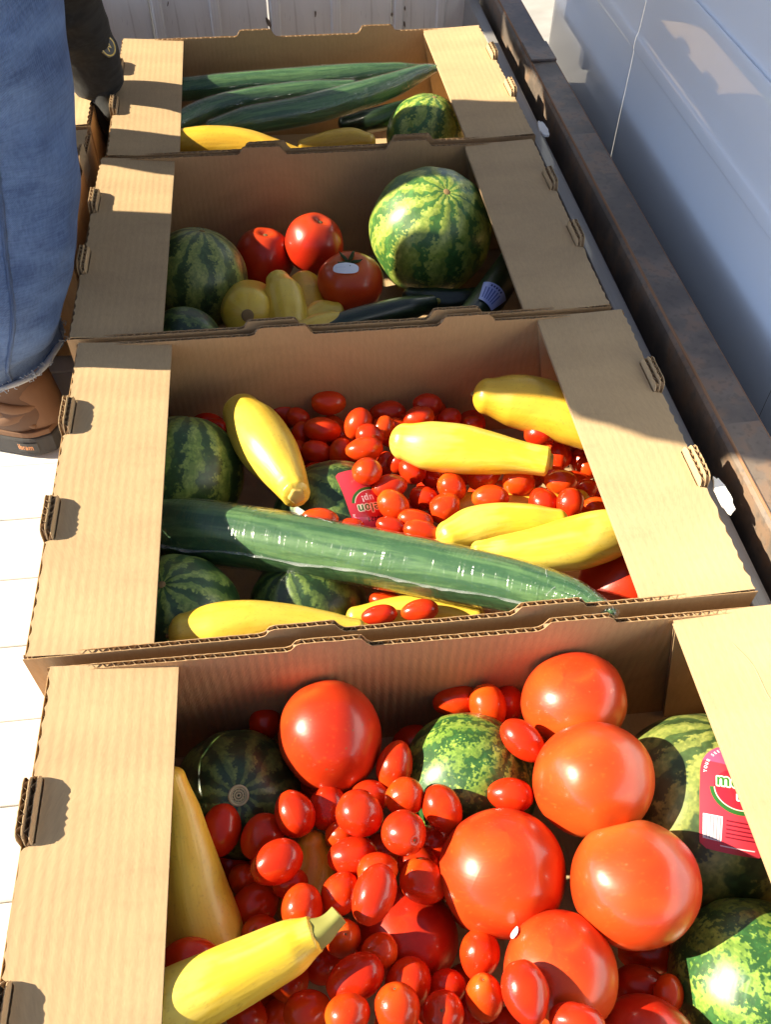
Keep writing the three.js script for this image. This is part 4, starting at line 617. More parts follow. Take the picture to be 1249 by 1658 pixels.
// long fruit: [kind, key, [[x, y, z, r] cm ...], stem (0 none, 1 at the last point, -1 a scar at the first), box, label]
const longs = [
  ['squash', 'S1', [[-18.81,-3.5,28.85, 1.15], [-18.41,-4.8,30.89, 1.65], [-18.09,-6.1,33.66, 2.27], [-17.59,-7.4,36.59, 2.82], [-16.72,-8.7,39.28, 2.84], [-15.96,-10,40.9, 2.22]], 0, 1, 'tall yellow squash leaning against the left ledge of the nearest box'],
  ['squash', 'S2', [[-21.17,-4,45.15, 2.02], [-18.48,-3.64,44.08, 2.24], [-15.33,-3.28,43.11, 2.14], [-12.51,-2.92,42.28, 1.92], [-10.25,-2.56,41.56, 1.69], [-8.87,-2.2,41.13, 1.21]], 1, 1, 'bright yellow squash with a green stem across the lower left of the nearest box'],
  ['squash', 'S3', [[-8.73,-8.8,32.87, 1.15], [-8.75,-9.7,33.98, 1.62], [-9.26,-10.6,35.27, 2.00], [-9.87,-11.5,36.76, 2.09]], 0, 1, 'small dull yellow squash buried upright between grape tomatoes'],
  ['squash', 'S4', [[-22.41,-10,36.17, 1.38], [-22.21,-11,37.44, 1.66], [-22.15,-12,38.7, 1.57]], 0, 1, 'yellow squash mostly hidden beneath the left ledge behind the leaning one'],
  ['squash', 'Q1', [[-13.32,-7,-14.14, 2.17], [-12,-6.5,-10.87, 2.91], [-10.5,-6,-6.99, 2.96], [-9.2,-5.5,-3.57, 2.31], [-8.37,-5,-0.84, 1.71], [-8.05,-4.5,0.61, 1.44]], 1, 2, 'yellow squash with its stem end pointing down, left of the grape tomatoes'],
  ['squash', 'Q2', [[3.45,-4.5,-5.41, 1.91], [5.87,-4.4,-4.44, 2.53], [9.22,-4.3,-3.46, 2.52], [12.21,-4.2,-2.44, 2.13], [15.17,-4.1,-1.43, 1.62], [17.21,-4,-0.69, 1.49]], 1, 2, 'pale yellow squash lying across the middle of the grape tomatoes'],
  ['squash', 'Q3', [[13.52,-5,-11.82, 2.02], [16.13,-5.13,-11.09, 2.83], [19.27,-5.25,-9.72, 3.08], [22.18,-5.37,-7.62, 2.85], [25.23,-5.5,-5.08, 2.22]], 0, 2, 'golden squash at the back right, partly under the right ledge'],
  ['squash', 'Q4', [[6.11,-5,6.98, 1.52], [8.44,-5,6.25, 2.00], [11.2,-5,6, 2.01], [14.19,-5,6.17, 1.78], [16.85,-5,6.45, 1.31]], 0, 2, 'short yellow squash half hidden behind the larger front squash'],
  ['squash', 'Q5', [[23.27,-3.5,9.27, 1.61], [20.56,-3.6,9.49, 2.41], [17.17,-3.7,10.08, 2.51], [13.62,-3.8,10.35, 2.04], [10.21,-3.9,10.12, 1.47], [8.26,-4,9.83, 1.02]], 0, 2, 'bright yellow squash beside the right ledge, against the wrapped cucumber'],
  ['squash', 'Q6', [[-18.17,-4,15.82, 1.78], [-15.59,-4.1,15.66, 2.32], [-12.46,-4.2,15.63, 2.27], [-9.31,-4.3,15.72, 1.81], [-5.64,-4.4,16.31, 1.28], [-3.54,-4.5,16.73, 0.96]], 0, 2, 'yellow squash along the front wall of the second box'],
  ['squash', 'Q7', [[-3.5,-8,13.16, 1.02], [0.23,-8,13.03, 1.48], [3.65,-8,13.26, 1.60], [7.51,-8,14.36, 1.25]], 0, 2, 'yellow squash peeking out below the wrapped cucumber'],
  ['squash', 'Q8', [[7.17,-9.5,-0.48, 1.42], [12.23,-9.5,0.48, 2.06], [17.42,-9.5,0.78, 2.06], [21.44,-9.5,0.6, 1.43]], 0, 2, 'dull yellow squash under the grape tomatoes behind the short squash'],
  ['cucumber', 'C1', [[-23.11,-8.5,-0.21, 2.72], [-18.52,-7.49,1.74, 3.03], [-11.86,-6.47,4.27, 2.91], [-3.8,-5.46,7.56, 2.66], [3.79,-4.44,11, 2.53], [10.91,-3.43,14.49, 2.29], [15.11,-2.41,16.96, 1.59], [17.29,-1.4,19.03, 0.62]], 0, 2, 'long green cucumber in clear plastic wrap lying across the second box'],
  ['squash', 'W1', [[-12.32,-6.8,-31.46, 3.18], [-12.37,-9.53,-35.88, 3.64], [-12.23,-12.27,-40.9, 3.15], [-12.06,-15,-45.75, 2.08]], -1, 3, 'yellow squash seen end on with a round brown scar'],
  ['squash', 'W2', [[-7.37,-7.5,-28.6, 2.25], [-7.64,-7,-31.64, 2.59], [-8,-6.5,-34.79, 2.40], [-8.43,-6,-36.73, 1.56]], 0, 3, 'oval yellow squash standing between the end-on squash and the tomatoes'],
  ['squash', 'W3', [[-5.07,-11,-34.78, 2.08], [-4.68,-10.5,-38.02, 2.60], [-5.12,-10,-41.18, 2.14]], 0, 3, 'dull yellow squash in shade behind the standing one'],
  ['squash', 'W4', [[-6.7,-5,-24.18, 1.29], [-4.45,-5.33,-25.88, 1.53], [-2.15,-5.67,-27.27, 1.33], [-0.24,-6,-28, 0.89]], 0, 3, 'small pale squash against the front wall of the third box'],
  ['squash', 'W5', [[-4.99,-8.5,-31.5, 1.54], [-3.18,-8.75,-33.16, 1.72], [-1.34,-9,-33.7, 1.26]], 0, 3, 'small yellow squash below the stickered tomato'],
  ['zucchini', 'Z1', [[-2.77,-5.5,-25.93, 1.02], [-0.68,-6,-27.2, 1.56], [3.26,-6.5,-29.04, 1.66], [7.33,-7,-30.8, 1.54], [10.72,-7.5,-32.42, 1.01]], 0, 3, 'dark green zucchini with a glint of sun lying below the big melon'],
  ['zucchini', 'Z2', [[11.57,-5,-22.38, 1.59], [15.56,-5.67,-27.58, 2.03], [19.1,-6.33,-33.24, 2.11], [23.07,-7,-40, 1.97]], 0, 3, 'dark green zucchini with a pale blue sticker in the right corner'],
  ['zucchini', 'Z3', [[8.97,-11,-38.74, 1.24], [11.69,-11,-37.38, 1.81], [15.34,-11,-36.76, 1.81], [19.3,-11,-37.74, 1.49]], 0, 3, 'dark zucchini in deep shade beneath the big melon'],
  ['cucumber', 'K1', [[-22.65,-4.5,-88.05, 1.69], [-13.25,-4.4,-88.84, 1.81], [-3.18,-4.3,-89.6, 1.83], [7.09,-4.2,-90.38, 1.74], [14.42,-4.1,-91.2, 1.24], [17.61,-4,-91.65, 0.62]], 0, 4, 'wrapped cucumber nearest the back wall of the farthest box'],
  ['cucumber', 'K2', [[-21.89,-3,-73.54, 1.48], [-16.92,-3,-77.69, 1.60], [-9.33,-3,-80.99, 1.54], [-1.53,-3,-82.49, 1.46], [5.4,-3,-83.22, 1.08]], 0, 4, 'wrapped cucumber between the other two in the farthest box'],
  ['cucumber', 'K3', [[-16.4,-3,-71.52, 1.19], [-11.35,-2.7,-72.79, 1.85], [-3.87,-2.4,-74.29, 1.96], [3.88,-2.1,-77.07, 1.99], [12.06,-1.8,-81.25, 1.65], [17.49,-1.5,-84.78, 0.99], [19.32,-1.2,-85.06, 0.50]], 0, 4, 'wrapped cucumber lying on top, slanting to the right back corner'],
  ['squash', 'X1', [[-21.37,-2.8,-67.06, 1.96], [-16.81,-2.98,-67.01, 2.42], [-11.5,-3.15,-66.16, 2.24], [-7.11,-3.33,-64.67, 1.52], [-3.62,-3.5,-63.62, 0.80]], 0, 4, 'large yellow squash at the left front of the farthest box'],
  ['squash', 'X2', [[-3.42,-4.5,-68.12, 0.92], [0.27,-4.33,-68.22, 1.65], [3.96,-4.17,-68.13, 1.93], [6.47,-4,-67.39, 1.28]], 0, 4, 'short yellow squash in the middle front of the farthest box'],
  ['zucchini', 'Y1', [[4.27,-8.5,-82.74, 1.41], [8.22,-7.67,-81.73, 1.81], [12.25,-6.83,-81.76, 1.80], [17.59,-6,-83.85, 1.41]], 0, 4, 'dark zucchini in shade between the cucumbers and the bright melon'],
];
for (const [kind, key, pts, stem, bx, label] of longs) {
  const P0 = cm(pts[0]), P = pts.map((q) => [q[0] / 100 - P0.x, q[1] / 100 - P0.y, q[2] / 100 - P0.z, q[3] / 100]);
  const o = thing(kind === 'cucumber' ? 'wrapped_cucumber' : kind, label, kind, P0, { squash: 'yellow squash in the boxes', cucumber: 'plastic-wrapped cucumbers', zucchini: 'dark zucchini in the far boxes' }[kind]), last = P[P.length - 1], ph = rr(0, 6);
  if (kind === 'squash') {
    const g = loft(P, { rings: 56, seg: 44, capA: 0.8, capB: stem === 1 ? 0.3 : 0.75, wob: (a, t) => 1 + 0.016 * Math.sin(a * 5 + ph) * Math.sin(t * 3) + 0.012 * Math.sin(a * 10 + ph) * smooth(t, 0.5, 1) + 0.045 * (fbm(Math.cos(a) + 5 + ph, Math.sin(a) + 5, t * 5, 2) - 0.5) });
    const tone = ['Q2', 'S2', 'Q4', 'Q5'].includes(key) ? 1 : ['S3', 'S4', 'Q3', 'Q8', 'W3', 'X1', 'X2'].includes(key) ? 2 : 0;
    part('skin', g, squashMats[tone], o); const { tA, tB } = g.userData;
    const side = V().crossVectors(tB, Y).normalize();
    if (stem === 1 && key === 'S2') { const q = (f, u, k) => [last[0] + tB.x * f + side.x * u, last[1] + tB.y * f + u * 0.2, last[2] + tB.z * f + side.z * u, k]; part('stem', loft([q(-0.004, 0, 0.0112), q(0.006, 0.0005, 0.0088), q(0.013, -0.001, 0.0070), q(0.02, -0.0035, 0.0066)], { rings: 24, seg: 30, capA: 0, capB: 0.12, wob: (a) => 1 + 0.07 * Math.cos(a * 5) }), M.squashStem, o); }
    else if (stem === 1) { const r0 = last[3]; part('stem_stub', loft([[last[0] + tB.x * r0 * 0.1, last[1] + tB.y * r0 * 0.1, last[2] + tB.z * r0 * 0.1, r0 * 0.62], [last[0] + tB.x * r0 * 0.42, last[1] + tB.y * r0 * 0.42, last[2] + tB.z * r0 * 0.42, r0 * 0.5]], { rings: 8, seg: 30, capA: 0, capB: 0.15, wob: (a) => 1 + 0.08 * Math.cos(a * 5) }), M.stubEnd, o); }
    else if (stem === 0) part('blossom_scar', new THREE.SphereGeometry(P[0][3] * 0.13, 12, 8).applyMatrix4(new THREE.Matrix4().makeTranslation(P[0][0] + tA.x * P[0][3] * 0.79, P[0][1] + tA.y * P[0][3] * 0.79, P[0][2] + tA.z * P[0][3] * 0.79)), M.brownScar, o);
    if (stem === -1) { const s = part('blossom_scar', new THREE.SphereGeometry(P[0][3] * 0.24, 20, 10).scale(1, 0.25, 1), M.brownScar, o); s.position.set(P[0][0] + tA.x * P[0][3] * 0.79, P[0][1] + tA.y * P[0][3] * 0.79, P[0][2] + tA.z * P[0][3] * 0.79); s.quaternion.copy(Q(Y, tA)); }
    things[key] = { o, P };
  } else {
    const cu = kind === 'cucumber';
    const g = loft(P, { rings: 80, seg: 40, capA: 0.9, capB: cu ? 1.1 : 0.5, wob: (a, t) => 1 + (cu ? 0.018 : 0.014) * Math.sin(a * (cu ? 9 : 5) + ph + Math.sin(t * 4)) + 0.025 * (fbm(Math.cos(a) + 5 + ph, Math.sin(a) + 5, t * 9, 2) - 0.5) });
    part('skin', g, cu ? M.cuke : M.zucchini, o);
    if (cu) {
      const Q2 = P.map((q) => [q[0], q[1], q[2], q[3] * 1.02 + 0.0009]); Q2[Q2.length - 1][3] *= 1.1;
      part('plastic_wrap', loft(Q2, { rings: 160, seg: 72, capA: 1, capB: 1.25, wob: (a, t, len) => 1.012 + 0.02 * (fbm(Math.cos(a) * 3 + 7 + ph, Math.sin(a) * 3 + 7, len * 26, 3) - 0.4) + 0.05 * Math.max(0, fbm(Math.cos(a) * 4 + 7, Math.sin(a) * 4 + 7, len * 14, 2) - 0.55) }), M.film, o);
      // welded seam of the wrap: a thin crumpled fin along the near lower side
      const cvp = g.userData.cv, PS = [], US = [], IS = [], ns = 160; for (let i = 0; i <= ns; i++) { const t = i / ns, c = cvp.getPoint(t), T = cvp.getTangent(t), S = V().crossVectors(T, Y).normalize(); if (S.z < 0) S.negate(); const ri = P[clamp(Math.round(t * (P.length - 1)), 0, P.length - 1)], k = t * (P.length - 1), f = Math.floor(Math.min(k, P.length - 1.001)), r = mix(P[f][3], P[f + 1][3], k - f), d = S.clone().multiplyScalar(0.93).addScaledVector(Y, 0.35 + 0.05 * Math.sin(t * 30)).normalize(); const w = (bx === 2 ? 0.003 : 0.001) + 0.0018 * noise3(t * 40, 3, ph); for (const q of [r * 1.0, r * 1.02 + w]) { const e = c.clone().addScaledVector(d, q).addScaledVector(Y, q > r ? 0.0006 * Math.sin(t * 70 + ph) + 0.0022 * (noise3(t * 70, 9, ph) - 0.5) : 0); PS.push(e.x, e.y, e.z); US.push(t * 3, q > r ? 0.1 : 0); } if (i) { const b = 2 * i; IS.push(b - 2, b, b - 1, b - 1, b, b + 1); } }
      const sg = new THREE.BufferGeometry(); sg.setAttribute('position', new THREE.Float32BufferAttribute(PS, 3)); sg.setAttribute('uv', new THREE.Float32BufferAttribute(US, 2)); sg.setIndex(IS); sg.computeVertexNormals(); part('wrap_seam', sg, M.seam, o);
      const cr = [], rad = (t) => { const k = t * (P.length - 1), f = Math.floor(Math.min(k, P.length - 1.001)); return mix(P[f][3], P[f + 1][3], k - f); };
      for (let k = 0; k < (bx === 2 ? 26 : 6); k++) { const t0 = k % 4 ? rr(0.8, 1) : rr(0.2, 0.9), a0 = rr(-1.2, 1.5), dt = rr(-0.03, 0.03), da = rr(-0.5, 0.5), q = []; for (let m = 0; m < 5; m++) { const t = clamp(t0 + dt * m / 4, 0.01, 0.99), a = a0 + da * m / 4 + rr(-0.05, 0.05), c = cvp.getPoint(t), T = cvp.getTangent(t), S = V().crossVectors(T, Y).normalize(), U = V().crossVectors(S, T); if (S.z < 0) S.negate(); q.push(c.addScaledVector(S, Math.sin(a) * rad(t) * 1.035).addScaledVector(U, Math.cos(a) * rad(t) * 1.035)); } cr.push(new THREE.TubeGeometry(new THREE.CatmullRomCurve3(q), 10, rr(0.00015, 0.00035), 4)); }
      part('wrap_creases', mergeGeometries(cr), M.seam, o).userData.kind = 'stuff';
    } else part('stem_end', new THREE.CylinderGeometry(last[3] * 0.36, last[3] * 0.5, 0.012, 10).applyQuaternion(Q(Y, g.userData.tB)).translate(last[0] + g.userData.tB.x * last[3] * 0.5, last[1] + g.userData.tB.y * last[3] * 0.5, last[2] + g.userData.tB.z * last[3] * 0.5), M.squashStem, o);
    things[key] = { o, P };
  }
}
// stickers: [fruit, kind, outward direction, up, width, height]
const stickers = [
  ['N3', 'melon', [0.519,0.826,0.220], [0.038,-0.638,0.769], 0.062, 0.085],
  ['M3', 'melon', [-0.047,0.977,0.208], [0.239,0.638,-0.731], 0.055, 0.088],
  ['V3', 'small', [-0.178,0.861,0.477], [0.130,0.644,-0.754], 0.034, 0.015],
  ['T6', 'white', [-0.714,0.241,-0.657], [0.843,0.400,-0.361], 0.014, 0.008],
];
function melonArt(x, w, h, barcode) {
  x.fillStyle = '#d23a48'; x.fillRect(0, 0, w, h); x.fillStyle = '#e2527a'; x.beginPath(); x.moveTo(0, 0); x.lineTo(w, 0); x.lineTo(w, h * 0.3); x.lineTo(0, h * 0.2); x.fill();
  x.fillStyle = '#cf2436'; x.beginPath(); x.ellipse(w * 0.52, h * 0.44, w * 0.33, h * 0.17, 0, 0, 7); x.fill();
  x.strokeStyle = '#2d6b2a'; x.lineWidth = w * 0.05; x.beginPath(); x.ellipse(w * 0.52, h * 0.44, w * 0.36, h * 0.19, 0, 0.15, 3.1); x.stroke();
  x.strokeStyle = '#f6e6d2'; x.lineWidth = w * 0.012; x.beginPath(); x.ellipse(w * 0.52, h * 0.44, w * 0.325, h * 0.168, 0, 0.15, 3.1); x.stroke();
  x.textAlign = 'center'; x.textBaseline = 'middle'; x.font = `bold ${w * 0.2}px sans-serif`; x.lineJoin = 'round'; x.strokeStyle = '#f4ecd0'; x.lineWidth = w * 0.035; x.strokeText('melon', w * 0.52, h * 0.385); x.fillStyle = '#2f7a2b'; x.fillText('melon', w * 0.52, h * 0.385);
  x.font = `bold ${w * 0.16}px sans-serif`; x.fillStyle = '#fff4f0'; x.fillText('up!', w * 0.58, h * 0.5);
  x.fillStyle = '#ffe6ea'; x.font = `bold ${w * 0.066}px sans-serif`; const s = 'YOUR SEEDLESS WATERMELON', r = w * 0.43; [...s].forEach((c, i) => { const a = Math.PI * (1.0 + (i + 0.5) / s.length); x.save(); x.translate(w / 2 + Math.cos(a) * r, w * 0.5 + Math.sin(a) * r); x.rotate(a + Math.PI / 2); x.fillText(c, 0, 0); x.restore(); });
  if (barcode) { x.fillStyle = '#f2eef0'; x.fillRect(w * 0.05, h * 0.68, w * 0.26, h * 0.22); x.fillStyle = '#55485a'; for (let i = 0; i < 15; i++) x.fillRect(w * (0.07 + i * 0.015), h * 0.69, w * (0.004 + (i * 7 % 3) * 0.003), h * 0.2); x.fillStyle = '#7a1424'; for (let i = 0; i < 5; i++) x.fillRect(w * 0.36, h * (0.7 + i * 0.035), w * (0.5 - i % 2 * 0.1), h * 0.012); x.fillStyle = '#ffdfe2'; x.fillRect(w * 0.3, h * 0.93, w * 0.5, h * 0.012); }
  else { x.save(); x.fillStyle = '#3a1420'; x.font = `bold ${w * 0.12}px sans-serif`; x.fillText('#3421', w * 0.52, h * 0.24); x.restore(); }
}
const stickMat = (map, rough = 0.35) => new THREE.MeshPhysicalMaterial({ map, roughness: rough, clearcoat: 0.5, clearcoatRoughness: 0.2, side: THREE.DoubleSide });
const whiteSticker = stickMat(canvasTexture(128, 64, (x, w, h) => { x.fillStyle = '#eef0f4'; x.fillRect(0, 0, w, h); x.fillStyle = '#dfe3ee'; x.fillRect(14, 26, 50, 4); }));
for (const [key, kind, out, up, w, h] of stickers) {
  const { o, r, rx, ry } = things[key], n = V(...out), u = V(...up).addScaledVector(n, -V(...up).dot(n)).normalize(), s = V().crossVectors(u, n), P = [], U = [], I = [], NX = 16, NY = 22, arch = kind === 'melon';
  const inv = o.quaternion.clone().invert();
  for (let j = 0; j <= NY; j++) { const y = -h / 2 + h * j / NY; let hw = w / 2; const e = y - (h / 2 - w / 2); if (arch && e > 0) hw *= Math.sqrt(Math.max(0, 1 - (e / (w / 2)) ** 2)); else if (!arch) hw *= Math.sqrt(Math.max(0, 1 - Math.abs(2 * y / h) ** 3)); const cr = y + h / 2; if (arch && cr < 0.006) hw -= 0.006 - Math.sqrt(Math.max(0, 0.006 ** 2 - (0.006 - cr) ** 2));
    for (let i = 0; i <= NX; i++) { const x = -hw + 2 * hw * i / NX, d = n.clone().addScaledVector(s, x / r).addScaledVector(u, y / r).normalize(), l = d.clone().applyQuaternion(inv); let R = 1 / Math.sqrt((l.x / rx) ** 2 + (l.y / ry) ** 2 + (l.z / ((rx + ry) / 2)) ** 2) * (arch ? 1.011 : kind === 'small' ? 1.09 : 1.03); const q = l.multiplyScalar(R); P.push(q.x, q.y, q.z); U.push(x / w + 0.5, j / NY); if (i && j) { const b = j * (NX + 1) + i, a = b - NX - 1; I.push(a - 1, a, b - 1, b - 1, a, b); } } }
  const g = new THREE.BufferGeometry(); g.setAttribute('position', new THREE.Float32BufferAttribute(P, 3)); g.setAttribute('uv', new THREE.Float32BufferAttribute(U, 2)); g.setIndex(I); g.computeVertexNormals();
  const mat = arch ? stickMat(canvasTexture(512, 768, (x, a, b) => melonArt(x, a, b, key === 'M3'))) : whiteSticker;
  part('sticker', g, mat, o, arch ? (key === 'M3' ? 'red arched sticker with melon lettering and a barcode' : 'pink arched sticker with upside-down melon lettering') : undefined);
}
{ // pale blue sticker wrapped on the zucchini
  const { o, P } = things.Z2, cv = new THREE.CatmullRomCurve3(P.map((p) => V(p[0], p[1], p[2]))), PS = [], US = [], IS = [], NX = 14, NY = 10;
  for (let j = 0; j <= NY; j++) for (let i = 0; i <= NX; i++) { const t = mix(0.3, 0.52, j / NY), c = cv.getPoint(t), T = cv.getTangent(t), S = V().crossVectors(T, V(0, 1, 0.6).normalize()).normalize(), N2 = V().crossVectors(S, T), w = mix(0.5, 0.95, j / NY), a = (i / NX - 0.5) * 2 * w + 0.15, r = (mix(P[1][3], P[2][3], t)) * 1.06; const q = c.addScaledVector(S, Math.sin(a) * r).addScaledVector(N2, Math.cos(a) * r); PS.push(q.x, q.y, q.z); US.push(i / NX, j / NY); if (i && j) { const b = j * (NX + 1) + i, d = b - NX - 1; IS.push(d - 1, d, b - 1, b - 1, d, b); } }
  const g = new THREE.BufferGeometry(); g.setAttribute('position', new THREE.Float32BufferAttribute(PS, 3)); g.setAttribute('uv', new THREE.Float32BufferAttribute(US, 2)); g.setIndex(IS); g.computeVertexNormals();
  part('sticker', g, stickMat(canvasTexture(256, 256, (x, w, h) => { x.fillStyle = '#a9b8ec'; x.fillRect(0, 0, w, h); x.fillStyle = '#4a5db0'; for (let i = 0; i < 6; i++) x.fillRect(30 + i * 30, 70, 12, 150); x.fillStyle = '#23307a'; for (let i = 0; i < 5; i++) x.fillRect(70 + i * 24, 22, 14, 26); })), o, 'pale blue fan-shaped paper sticker');
}

// ---------------------------------------------------------------- the person at the left
{
  const o = thing('person', 'person in blue frayed jeans, brown boots and black jacket bending over the left boxes', 'person', V(-0.43, FLOOR, -0.28)), off = V(0.43, -FLOOR, 0.28);
  const B = (list, grow = 0) => list.map((b) => [b[0] + off.x, b[1] + off.y, b[2] + off.z, b[3] + grow, b[4] + off.x, b[5] + off.y, b[6] + off.z, b[7] + grow]);
  const torso = [[-0.44, 0.58, -0.17, 0.145, -0.44, 0.61, -0.35, 0.14], [-0.44, 0.61, -0.35, 0.14, -0.44, 0.64, -0.62, 0.15], [-0.35, 0.66, -0.62, 0.07, -0.55, 0.64, -0.6, 0.07]];
  const neck = [[-0.44, 0.64, -0.68, 0.06, -0.44, 0.61, -0.84, 0.055]];
  const head = [[-0.44, 0.60, -0.90, 0.085, -0.44, 0.57, -0.95, 0.075], [-0.44, 0.52, -0.965, 0.045, -0.44, 0.57, -0.93, 0.06], [-0.44, 0.555, -1.03, 0.012, -0.44, 0.575, -1.022, 0.010], [-0.52, 0.575, -0.91, 0.018, -0.525, 0.59, -0.91, 0.014], [-0.36, 0.575, -0.91, 0.018, -0.355, 0.59, -0.91, 0.014]];
  const armR = [[-0.345, 0.64, -0.62, 0.052, -0.345, 0.36, -0.70, 0.042], [-0.345, 0.36, -0.70, 0.045, -0.333, 0.03, -0.785, 0.03]];
  const armL = [[-0.55, 0.63, -0.60, 0.052, -0.62, 0.38, -0.612, 0.05], [-0.62, 0.38, -0.612, 0.05, -0.58, 0.12, -0.65, 0.036]];
  const legR = [[-0.375, 0.53, -0.18, 0.09, -0.36, 0.26, -0.27, 0.07], [-0.36, 0.26, -0.27, 0.07, -0.435, -0.07, -0.27, 0.045]], legL = [[-0.53, 0.53, -0.2, 0.09, -0.60, 0.26, -0.37, 0.07], [-0.60, 0.26, -0.37, 0.07, -0.66, -0.07, -0.37, 0.045]];
  part('body', flesh(B([...torso, ...neck, ...head, ...armR, ...armL, ...legR, ...legL], -0.004), 0.011, 0.03), M.skin, o);
  const hat = part('hat', flesh(B([[-0.44, 0.63, -0.92, 0.096, -0.44, 0.65, -0.95, 0.088]]), 0.008, 0.01, (d, x, y, z) => Math.max(d, -(y - off.y - 0.6))), M.black, o);
  part('added_brim', new THREE.LatheGeometry([v2(0.07, 0), v2(0.1, 0.002), v2(0.16, -0.01), v2(0.225, -0.045), v2(0.226, -0.041), v2(0.16, -0.005), v2(0.1, 0.007), v2(0.07, 0.005)], 64).rotateX(-0.22).translate(-0.44 + off.x, 0.612 + off.y, -0.94 + off.z), M.black, hat);  // wide rim of the hat added out of view to block sun
  for (const s of [-1, 1]) part('eye', new THREE.SphereGeometry(0.011, 12, 8).translate(-0.44 + s * 0.032 + off.x, 0.592 + off.y, -1.014 + off.z), M.plank[0], o);
  // jacket: body and sleeves, loose; unseen chest and collar bulked out to block sun
  const wr = (x, y, z) => 0.026 * (fbm(x * 14 + 5, y * 26 + 5, z * 14 + 5, 3) - 0.5);
  part('jacket', flesh(B([...torso, [-0.44, 0.53, -0.17, 0.14, -0.44, 0.52, -0.55, 0.13], [-0.45, 0.5, -0.62, 0.09, -0.45, 0.54, -0.75, 0.085], [-0.44, 0.6, -0.72, 0.1, -0.44, 0.575, -0.9, 0.095], ...armR, ...armL], 0.011), 0.0085, 0.03, (d, x, y, z) => d + wr(x, y, z)), M.black, o);
  // gloved hands closing on the box edges
  const hand = (wx, wy, wz, sx) => { const L = []; const p = (x, y, z) => [wx + x * sx, wy + y, wz + z]; const bone = (a, ra, b, rb) => L.push([...a, ra, ...b, rb]);
    bone(p(0, 0.02, 0.012), 0.021, p(0, -0.045, -0.002), 0.024); bone(p(0, -0.02, 0.014), 0.02, p(0, -0.05, 0.02), 0.017); bone(p(0, -0.02, -0.01), 0.02, p(0, -0.05, -0.022), 0.017);
    [[0.03, 0.062], [0.011, 0.07], [-0.009, 0.066], [-0.027, 0.052]].forEach(([z, l]) => { const a = p(0.002, -0.055, z * 0.8), b = p(0.012, -0.055 - l * 0.45, z), c = p(0.032, -0.055 - l * 0.72, z * 1.05), d = p(0.043, -0.052 - l * 0.5, z * 1.05); bone(a, 0.0105, b, 0.0098); bone(b, 0.0098, c, 0.0092); bone(c, 0.0092, d, 0.0082); });
    const a = p(0.004, -0.012, 0.024), b = p(0.02, -0.038, 0.046), c = p(0.033, -0.052, 0.042); bone(a, 0.014, b, 0.0115); bone(b, 0.0115, c, 0.0095);
    return part('glove', flesh(B(L), 0.0032, 0.006), M.black, o); };
  hand(-0.330, 0.025, -0.787, 1); hand(-0.579, 0.1, -0.655, 1);
  { const c = V(-0.297 + off.x, 0.075 + off.y, -0.752 + off.z), b = part('cuff_badge', new THREE.CylinderGeometry(0.014, 0.014, 0.0025, 32), stickMat(canvasTexture(128, 128, (x, w) => { x.fillStyle = '#1a1710'; x.fillRect(0, 0, w, w); x.strokeStyle = '#d8b53a'; x.lineWidth = 9; x.beginPath(); x.arc(64, 64, 54, 0, 7); x.stroke(); x.lineWidth = 7; x.beginPath(); x.moveTo(40, 80); x.lineTo(58, 45); x.lineTo(68, 72); x.lineTo(88, 44); x.stroke(); }), 0.6), o); b.position.copy(c); b.quaternion.copy(Q(Y, V(0.75, 0.35, 0.56).normalize())); }
  // jeans: two loose legs with folds, joined at the seat
  const jeansLeg = (rows, ph) => { // rows: [x, y, z, r]
    return loft(rows.map((q) => [q[0] + off.x, q[1] + off.y, q[2] + off.z, q[3]]), { rings: 150, seg: 110, capA: 0, capB: 0.2, wob: (a, t, len) => {
      const f1 = Math.sin(a * 2 + len * 11 + ph), f2 = Math.sin(a * 3 - len * 23 + ph * 2 + 2 * Math.sin(len * 9)), n = fbm(Math.cos(a) * 1.6 + 5, Math.sin(a) * 1.6 + 5 + ph, len * 11, 3) - 0.5;
      return 1 + 0.04 * f1 + 0.03 * f2 * f2 + 0.17 * n + 0.05 * Math.exp(-(((a + len * 3.2 + ph) % 6.283 - 3) ** 2) / 0.03) + 0.02 * Math.exp(-len * 40); } }); };
  const jr = jeansLeg([[-0.43, -0.052, -0.268, 0.092], [-0.43, -0.01, -0.268, 0.1], [-0.408, 0.06, -0.27, 0.108], [-0.388, 0.14, -0.275, 0.106], [-0.366, 0.24, -0.275, 0.106], [-0.356, 0.34, -0.25, 0.115], [-0.37, 0.45, -0.2, 0.125], [-0.40, 0.55, -0.16, 0.135]], 1.3);
  const jl = jeansLeg([[-0.66, -0.06, -0.37, 0.088], [-0.655, -0.02, -0.37, 0.096], [-0.63, 0.1, -0.37, 0.1], [-0.60, 0.26, -0.375, 0.108], [-0.57, 0.4, -0.34, 0.12], [-0.50, 0.55, -0.2, 0.135]], 4);
  const jeans = part('jeans', mergeGeometries([jr, jl]), M.denim, o);
  for (const [dx, dz] of [[0.62, 0.78], [0.9, 0.42]]) { // felled seam and its neighbour crease down the leg
    const p = jr.attributes.position, n = jr.attributes.normal, S = 111, rows = p.count / S; let best = 0, bv = -9;
    for (let j = 0; j < 110; j++) { let v = 0; for (let k = 20; k < rows - 60; k += 6) v += n.getX(k * S + j) * dx + n.getZ(k * S + j) * dz; if (v > bv) { bv = v; best = j; } }
    const q = []; for (let k = 12; k < rows - 12; k += 3) { const i = k * S + best; q.push([p.getX(i) + n.getX(i) * 0.0002, p.getY(i) + n.getY(i) * 0.0002, p.getZ(i) + n.getZ(i) * 0.0002, 0.0022 + 0.0006 * (k % 2)]); }
